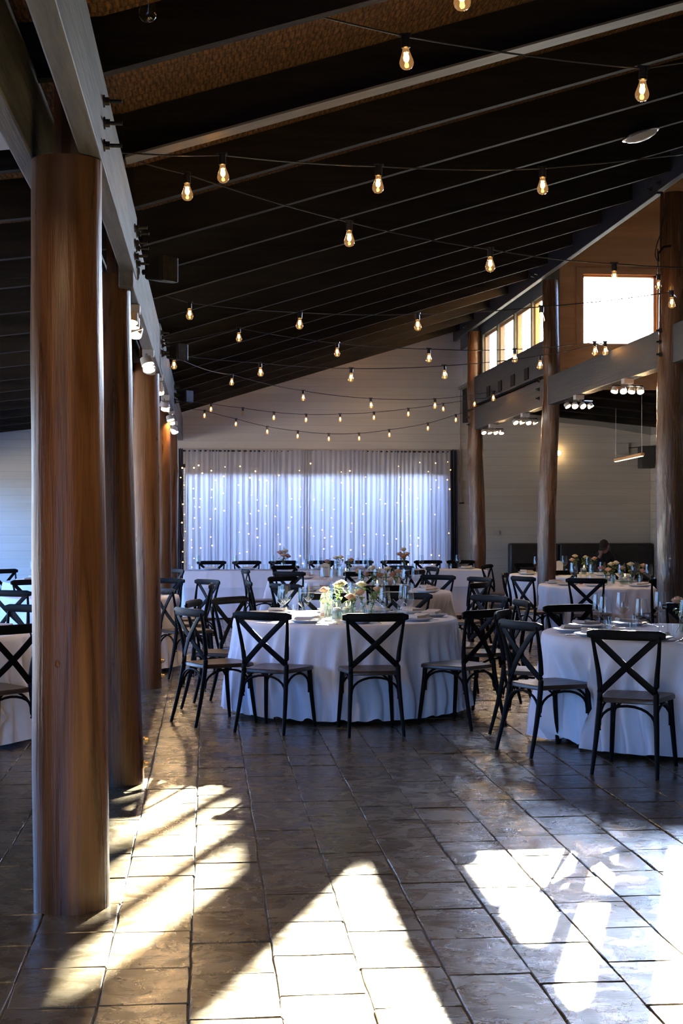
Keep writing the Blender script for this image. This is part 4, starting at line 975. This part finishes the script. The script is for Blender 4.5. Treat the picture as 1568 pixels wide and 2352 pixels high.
def centre(k, items, cx, cy_, ph, tz=TZ):
    nv = nc = 0; g = ph.replace('the ', '', 1)
    nvase = sum(1 for i in items if i[0] == 'v'); cnt = {}
    for it in items:
        x, y = cx + it[1], cy_ + it[2]
        if it[0] == 'v':
            o = thing('bud_vase', f'clear bud vase on {ph}, {ORD[nv]} from the post row', 'vase', (x, y, tz), 0, 'bud vases on ' + g); nv += 1
            link('glass_wall', VASE, o); link('water', WATER, o)
            for (col, lx, ly, h) in it[3]:
                cnt[col] = cnt.get(col, 0) + 1; n = cnt[col]
                rose(col, (x, y, tz), (lx, ly), h, f'{col} rose on {ph}, {ORD[n - 1]} {col} one from the post row', 'roses on ' + g)
            if len(it) > 4:
                s = thing('greenery_sprig', f'green leafy sprig in the {ORD[nv - 1]} bud vase on {ph}', 'foliage', (x, y, tz), rnd.uniform(0, 6), 'sprigs on ' + g)
                link('foliage', SPRIG, s, (.004, 0, .095), (rnd.uniform(-.35, .35), rnd.uniform(-.35, .35), 0))
                link('foliage', SPRIG, s, (-.006, 0, .085), (rnd.uniform(-.6, .6), rnd.uniform(-.5, .5), 1.3))
        elif it[0] == 'c':
            o = thing('candle_holder', f'glass cylinder holding a candle on {ph}, {ORD[nc]} from the post row', 'candle holder', (x, y, tz), 0, 'candle holders on ' + g)
            link('glass_wall', HOLD, o)
            c = thing('floating_candle', f'white floating candle in the {ORD[nc]} glass cylinder on {ph}', 'candle', (x, y, tz + it[3]), 0, 'candles on ' + g); nc += 1
            b = link('wax_body', CANDLE, c); link('wick', WICK, c); link('flame', FLAME, c)
            WATERC = link('water', WATER, o); WATERC.scale = (1.38, 1.38, max(.1, it[3] / .07))
centre('T1', [('v', -.15, -.02, [('peach', -.03, -.01, .245)], 1), ('v', -.06, .06, [('cream', .0, -.02, .285), ('cream', .03, .02, .30)], 1), ('c', -.09, -.14, .055), ('c', .0, -.02, .05), ('c', .05, .12, .06),
              ('v', .04, -.10, [('peach', .06, -.02, .225), ('peach', -.02, -.04, .19)], 1), ('v', .14, .04, [('cream', -.01, .0, .29)], 1), ('v', .20, -.06, [('peach', .05, -.01, .25)], 1)], 1.12, 11.45, 'the sunlit central table')
centre('T2', [('v', .06, -.05, [('peach', -.04, 0, .25), ('mauve', .05, .03, .22)], 1), ('v', .16, .08, [('cream', .0, 0, .28)], 1), ('c', .26, -.05, .05), ('v', .34, .02, [('cream', .02, 0, .27)], 1)], 3.25, 9.72, 'the cut-off front table')
centre('T3', [('v', -.08, 0, [('peach', -.05, 0, .24), ('mauve', .03, -.05, .21)], 1), ('c', .07, -.12, .05), ('v', .06, .08, [('cream', -.02, 0, .28), ('rust', .06, -.03, .19)], 1), ('v', .18, -.02, [('cream', .02, .02, .27)], 1), ('v', .28, -.06, [('peach', .03, 0, .24), ('rust', -.03, -.03, .2)], 1)], 1.80, 15.72, 'the second central table')
centre('T4', [('v', -.10, 0, [('mauve', -.05, 0, .24)], 1), ('v', .0, .08, [('cream', -.02, 0, .29), ('cream', .05, 0, .30)], 1), ('c', .10, -.1, .05), ('v', .16, .0, [('rust', .03, 0, .26)], 1)], 1.80, 19.60, 'the third central table')
centre('T5', [('v', -.16, 0, [('mauve', -.05, 0, .22), ('peach', .02, -.04, .2)], 1), ('v', -.05, .06, [('cream', -.02, 0, .27), ('cream', .04, 0, .285)], 1), ('c', .06, -.08, .06), ('v', .06, .04, [('peach', .0, 0, .22)], 1), ('v', .17, .02, [('cream', -.01, 0, .27)], 1), ('v', .27, -.02, [('pink', .02, -.02, .18), ('peach', .05, .02, .25)], 1)], 5.02, 17.05, 'the table between glossy posts')
centre('T6', [('v', -.08, 0, [('peach', -.05, 0, .23), ('cream', .0, .03, .29)], 1), ('c', .02, -.1, .06), ('v', .06, .03, [('cream', .02, 0, .27)], 1), ('v', .16, 0, [('peach', .04, 0, .25)], 1)], 5.42, 20.3, 'the banquette table')
for i, (x, cols) in enumerate(((1.20, (('pink', -.05, 0, .30), ('cream', .03, 0, .33), ('peach', .0, -.05, .25), ('mauve', .07, -.02, .24))), (3.12, (('peach', -.06, 0, .27), ('cream', .0, .02, .35), ('peach', .05, -.02, .27), ('rust', .0, -.05, .23))))):
    nm = ('the posy nearer the post row', 'the posy nearer the curtain post')[i]
    o = thing('flower_vase', f'clear vase on the long table holding {nm}', 'vase', (x, 22.5, TZ), 0, 'posy vases on the long table'); o.scale = (1.3, 1.3, 1.0)
    link('glass_wall', VASE, o); link('water', WATER, o)
    for col, lx, ly, h in cols:
        dupe = [c[0] for c in cols].count(col) > 1
        rose(col, (x, 22.5, TZ), (lx, ly), h, f'{col} rose {"leaning " + ("towards" if lx < 0 else "away from") + " the post row " if dupe else ""}in {nm}', 'posy roses on the long table', 1.25)
    s = thing('greenery_sprig', f'green sprig in {nm}', 'foliage', (x, 22.5, TZ), 0, 'posy greenery'); link('foliage', SPRIG, s, (.01, .01, .2))

# table signs
def sign(loc, rz, label, text=None, h=.2):
    s = thing('table_sign', label, 'sign', loc, rz, 'arched table signs')
    n = 14; w = .062; poly = [(-w, .012), (w, .012)] + [(w * math.cos(PI * i / n), h - w + w * math.sin(PI * i / n)) for i in range(n + 1)]
    MB().prism(poly, -.0015, .0015).build('arch_card', M['cream_card'], s, False)
    MB().box(-.05, .05, -.02, .02, 0, .016).build('wooden_base', M['redwood'], s, False, bevel=.002)
    if text:
        for tx, z, sz in text:
            cu = bpy.data.curves.new('lettering', 'FONT'); cu.body = tx; cu.size = sz; cu.align_x = 'CENTER'; cu.extrude = .0003; cu.materials.append(M['ink'])
            tmp = bpy.data.objects.new('tmp', cu); COL.objects.link(tmp)
            me = bpy.data.meshes.new_from_object(tmp.evaluated_get(bpy.context.evaluated_depsgraph_get())); bpy.data.objects.remove(tmp, do_unlink=True)
            link('lettering', me, s, (0, -.0022, z), (R90, 0, 0))
sign((1.62, 19.50, TZ), .05, 'arched cream sign reading TABLE on the third central table', [('TABLE', .128, .030)])
sign((3.12, 9.62, TZ), 1.25, 'arched cream sign on a redwood base seen edge-on at the cut-off front table', [('TABLE', .128, .026)])
sign((.98, 11.70, TZ), 2.4, 'arched cream sign among the glasses of the sunlit central table', [('TABLE', .128, .026)])
sign((4.58, 17.15, TZ), 1.35, 'narrow arched sign seen edge-on on the table between glossy posts', [('TABLE', .128, .026)])
sign((5.08, 20.25, TZ), 2.7, 'arched pale sign beside the roses on the banquette table', [('TABLE', .128, .026)])

# hanging bulb and bracket at the big post
hb = thing('hanging_bulb', 'cable-hung bulb on an iron bracket beside the tallest post and cedar window', 'lamp', (4.20, 13.15, 4.12))
MB().tube([(.22, .12, .05), (.12, .02, .02), (.07, 0, -.04)], .012, 8).build('bracket', M['steel'], hb)
MB().tube(smooth_pts([(.16, .05, .42), (.09, .0, .16), (.05, .02, .02), (.03, -.02, -.08), (.07, 0, -.12), (.06, .01, .0), (.065, 0, -.26)], 5), .0055, 6).build('cable', M['socket'], hb)
so = link('socket', SOCK, hb, (.065, 0, -.30)); link('bulb', BULB, so); link('filament', FIL, so)

# ================================================================== PERSON ON THE BANQUETTE
def person():
    b = MB()
    S = []   # (a, b, ra, rb)
    def limb(pts, rs): b.tube(smooth_pts(pts, 4), [rs[min(int(i / 4), len(rs) - 2)] * (1 - (i / 4 - min(int(i / 4), len(rs) - 2))) + rs[min(int(i / 4), len(rs) - 2) + 1] * (i / 4 - min(int(i / 4), len(rs) - 2)) for i in range(4 * (len(pts) - 1) + 1)], 14)
    # local: sits facing -Y (towards the camera), hips at the origin height .5
    limb([(0, 0, .50), (0, -.03, .62), (.0, -.10, .78), (0, -.19, .92), (0, -.25, .99)], [.16, .155, .165, .15, .07])
    b.ell((0, -.20, .90), (.19, .10, .09), 16, 10)
    for s in (-1, 1):
        limb([(s * .09, 0, .52), (s * .12, -.25, .53), (s * .13, -.46, .51)], [.095, .08, .06])
        limb([(s * .13, -.46, .51), (s * .13, -.44, .28), (s * .13, -.42, .07)], [.06, .055, .04])
        limb([(s * .13, -.42, .05), (s * .135, -.50, .04), (s * .14, -.60, .03)], [.042, .042, .03])
        limb([(s * .185, -.20, .91), (s * .24, -.28, .74), (s * .25, -.36, .61)], [.058, .048, .040])
    # forearms: the one on the left of the picture supports the chin, the other rests on the thigh
    limb([(-.25, -.36, .61), (-.18, -.42, .78), (-.10, -.41, .925)], [.040, .034, .026])
    limb([(.25, -.36, .61), (.18, -.46, .60), (.10, -.52, .59)], [.040, .034, .026])
    b.tube([(0, -.25, .97), (0, -.31, 1.02)], .055, 12)                      # neck
    # head tilted forward and to the picture's left
    R = Matrix.Rotation(-.35, 3, 'Y') @ Matrix.Rotation(.45, 3, 'X') @ Matrix.Rotation(-.5, 3, 'Z')
    hc = Vector((-.02, -.36, 1.075))
    b.ell(hc, (.073, .092, .112), 18, 14, R)
    def hp(x, y, z): return hc + R @ Vector((x, y, z))
    b.ell(hp(0, -.06, -.055), (.048, .045, .05), 12, 8, R)                    # jaw
    b.tube([hp(0, -.088, .015), hp(0, -.112, -.022), hp(0, -.092, -.03)], [.010, .016, .010], 8)   # nose
    b.tube([hp(-.024, -.092, -.055), hp(.0, -.099, -.052), hp(.024, -.092, -.055)], [.005, .009, .005], 8)   # mouth
    for s in (-1, 1): b.ell(hp(s * .074, .008, -.005), (.012, .022, .032), 8, 6, R); b.tube([hp(s * .05, -.075, .022), hp(s * .015, -.09, .02)], .010, 6)
    # hands with five fingers each
    for (w, dr, nrm, sgn) in ((Vector((-.10, -.41, .925)), Vector((.35, .12, .9)).normalized(), Vector((0, -1, .1)), 1), (Vector((.10, -.52, .59)), Vector((-.7, -.65, .0)).normalized(), Vector((0, 0, 1)), -1)):
        sd = dr.cross(nrm).normalized() * sgn; pc = w + dr * .045
        b.tube([w, w + dr * .045, w + dr * .085], [.024, .032, .028], 10)
        for k, ln in enumerate((.062, .072, .068, .054)):
            o_ = w + dr * .082 + sd * (-.027 + .018 * k); b.tube([o_, o_ + dr * ln * .5 + nrm * .006, o_ + dr * ln - nrm * .012], [.0105, .0095, .0078], 8)
        o_ = w + dr * .03 - sd * .026; b.tube([o_, o_ + dr * .03 - sd * .026, o_ + dr * .06 - sd * .030], [.013, .011, .009], 8)
    p = thing('person', 'person in a dark cap and shirt sitting on the banquette leaning head on hand', 'person', (7.06, 24.97, 0), -.12)
    me = b.mesh('body', [M['shirt'], M['skin'], M['jeans']])
    tmp = bpy.data.objects.new('tmp', me); COL.objects.link(tmp)
    rm = tmp.modifiers.new('r', 'REMESH'); rm.mode = 'VOXEL'; rm.voxel_size = .0075
    sm = tmp.modifiers.new('s', 'SMOOTH'); sm.iterations = 3; sm.factor = .4
    dg = bpy.context.evaluated_depsgraph_get()
    me2 = bpy.data.meshes.new_from_object(tmp.evaluated_get(dg)); bpy.data.objects.remove(tmp, do_unlink=True)
    me2.materials.clear()
    for m in (M['shirt'], M['skin'], M['jeans']): me2.materials.append(m)
    hands = (Vector((-.08, -.40, .97)), Vector((.05, -.57, .59)))
    for f in me2.polygons:
        c = f.center
        k = 0
        if (c - hc).length < .16 and c.z > .99 + (c.y + .25) * .1: k = 1
        if any((c - h).length < .115 for h in hands) and c.y < -.38: k = 1
        if c.z < .5 or (c.y < -.08 and c.z < .60 and c.x ** 2 < .05 and k == 0): k = 2
        f.material_index = k; f.use_smooth = True
    link('body', me2, p)
    cb_ = MB(); prof = [(.0003, .125), (.03, .122), (.062, .105), (.084, .068), (.090, .035), (.088, .030)]
    cb_.lathe(prof, 20); cb_.v = [(v[0] * .92, v[1] * 1.12 + .005, v[2]) for v in cb_.v]
    vs = []
    for i in range(9):
        a = -PI * .5 + (i / 8 - .5) * 1.9
        for q, dz in ((.085, .0), (.125, -.006), (.16, -.020)): vs.append((math.cos(a) * .092 * (1 if q < .1 else 1.0), math.sin(a) * q * 1.05, .036 + dz))
    cb_.add(vs, [(i * 3 + j, i * 3 + j + 1, (i + 1) * 3 + j + 1, (i + 1) * 3 + j) for i in range(8) for j in range(2)])
    cb_.v = [tuple(hc + R @ Vector(v)) for v in cb_.v]
    cb_.build('cap', M['cap'], p, True, 60)
    hr = MB().ell(hp(0, .028, .0), (.076, .075, .085), 16, 10, R); hr.build('hair', M['hair'], p)
    for s in (-1, 1): MB().ell(hp(s * .030, -.083, .010), (.010, .008, .006), 8, 6, R).build('eye', M['ink'], p)
person()
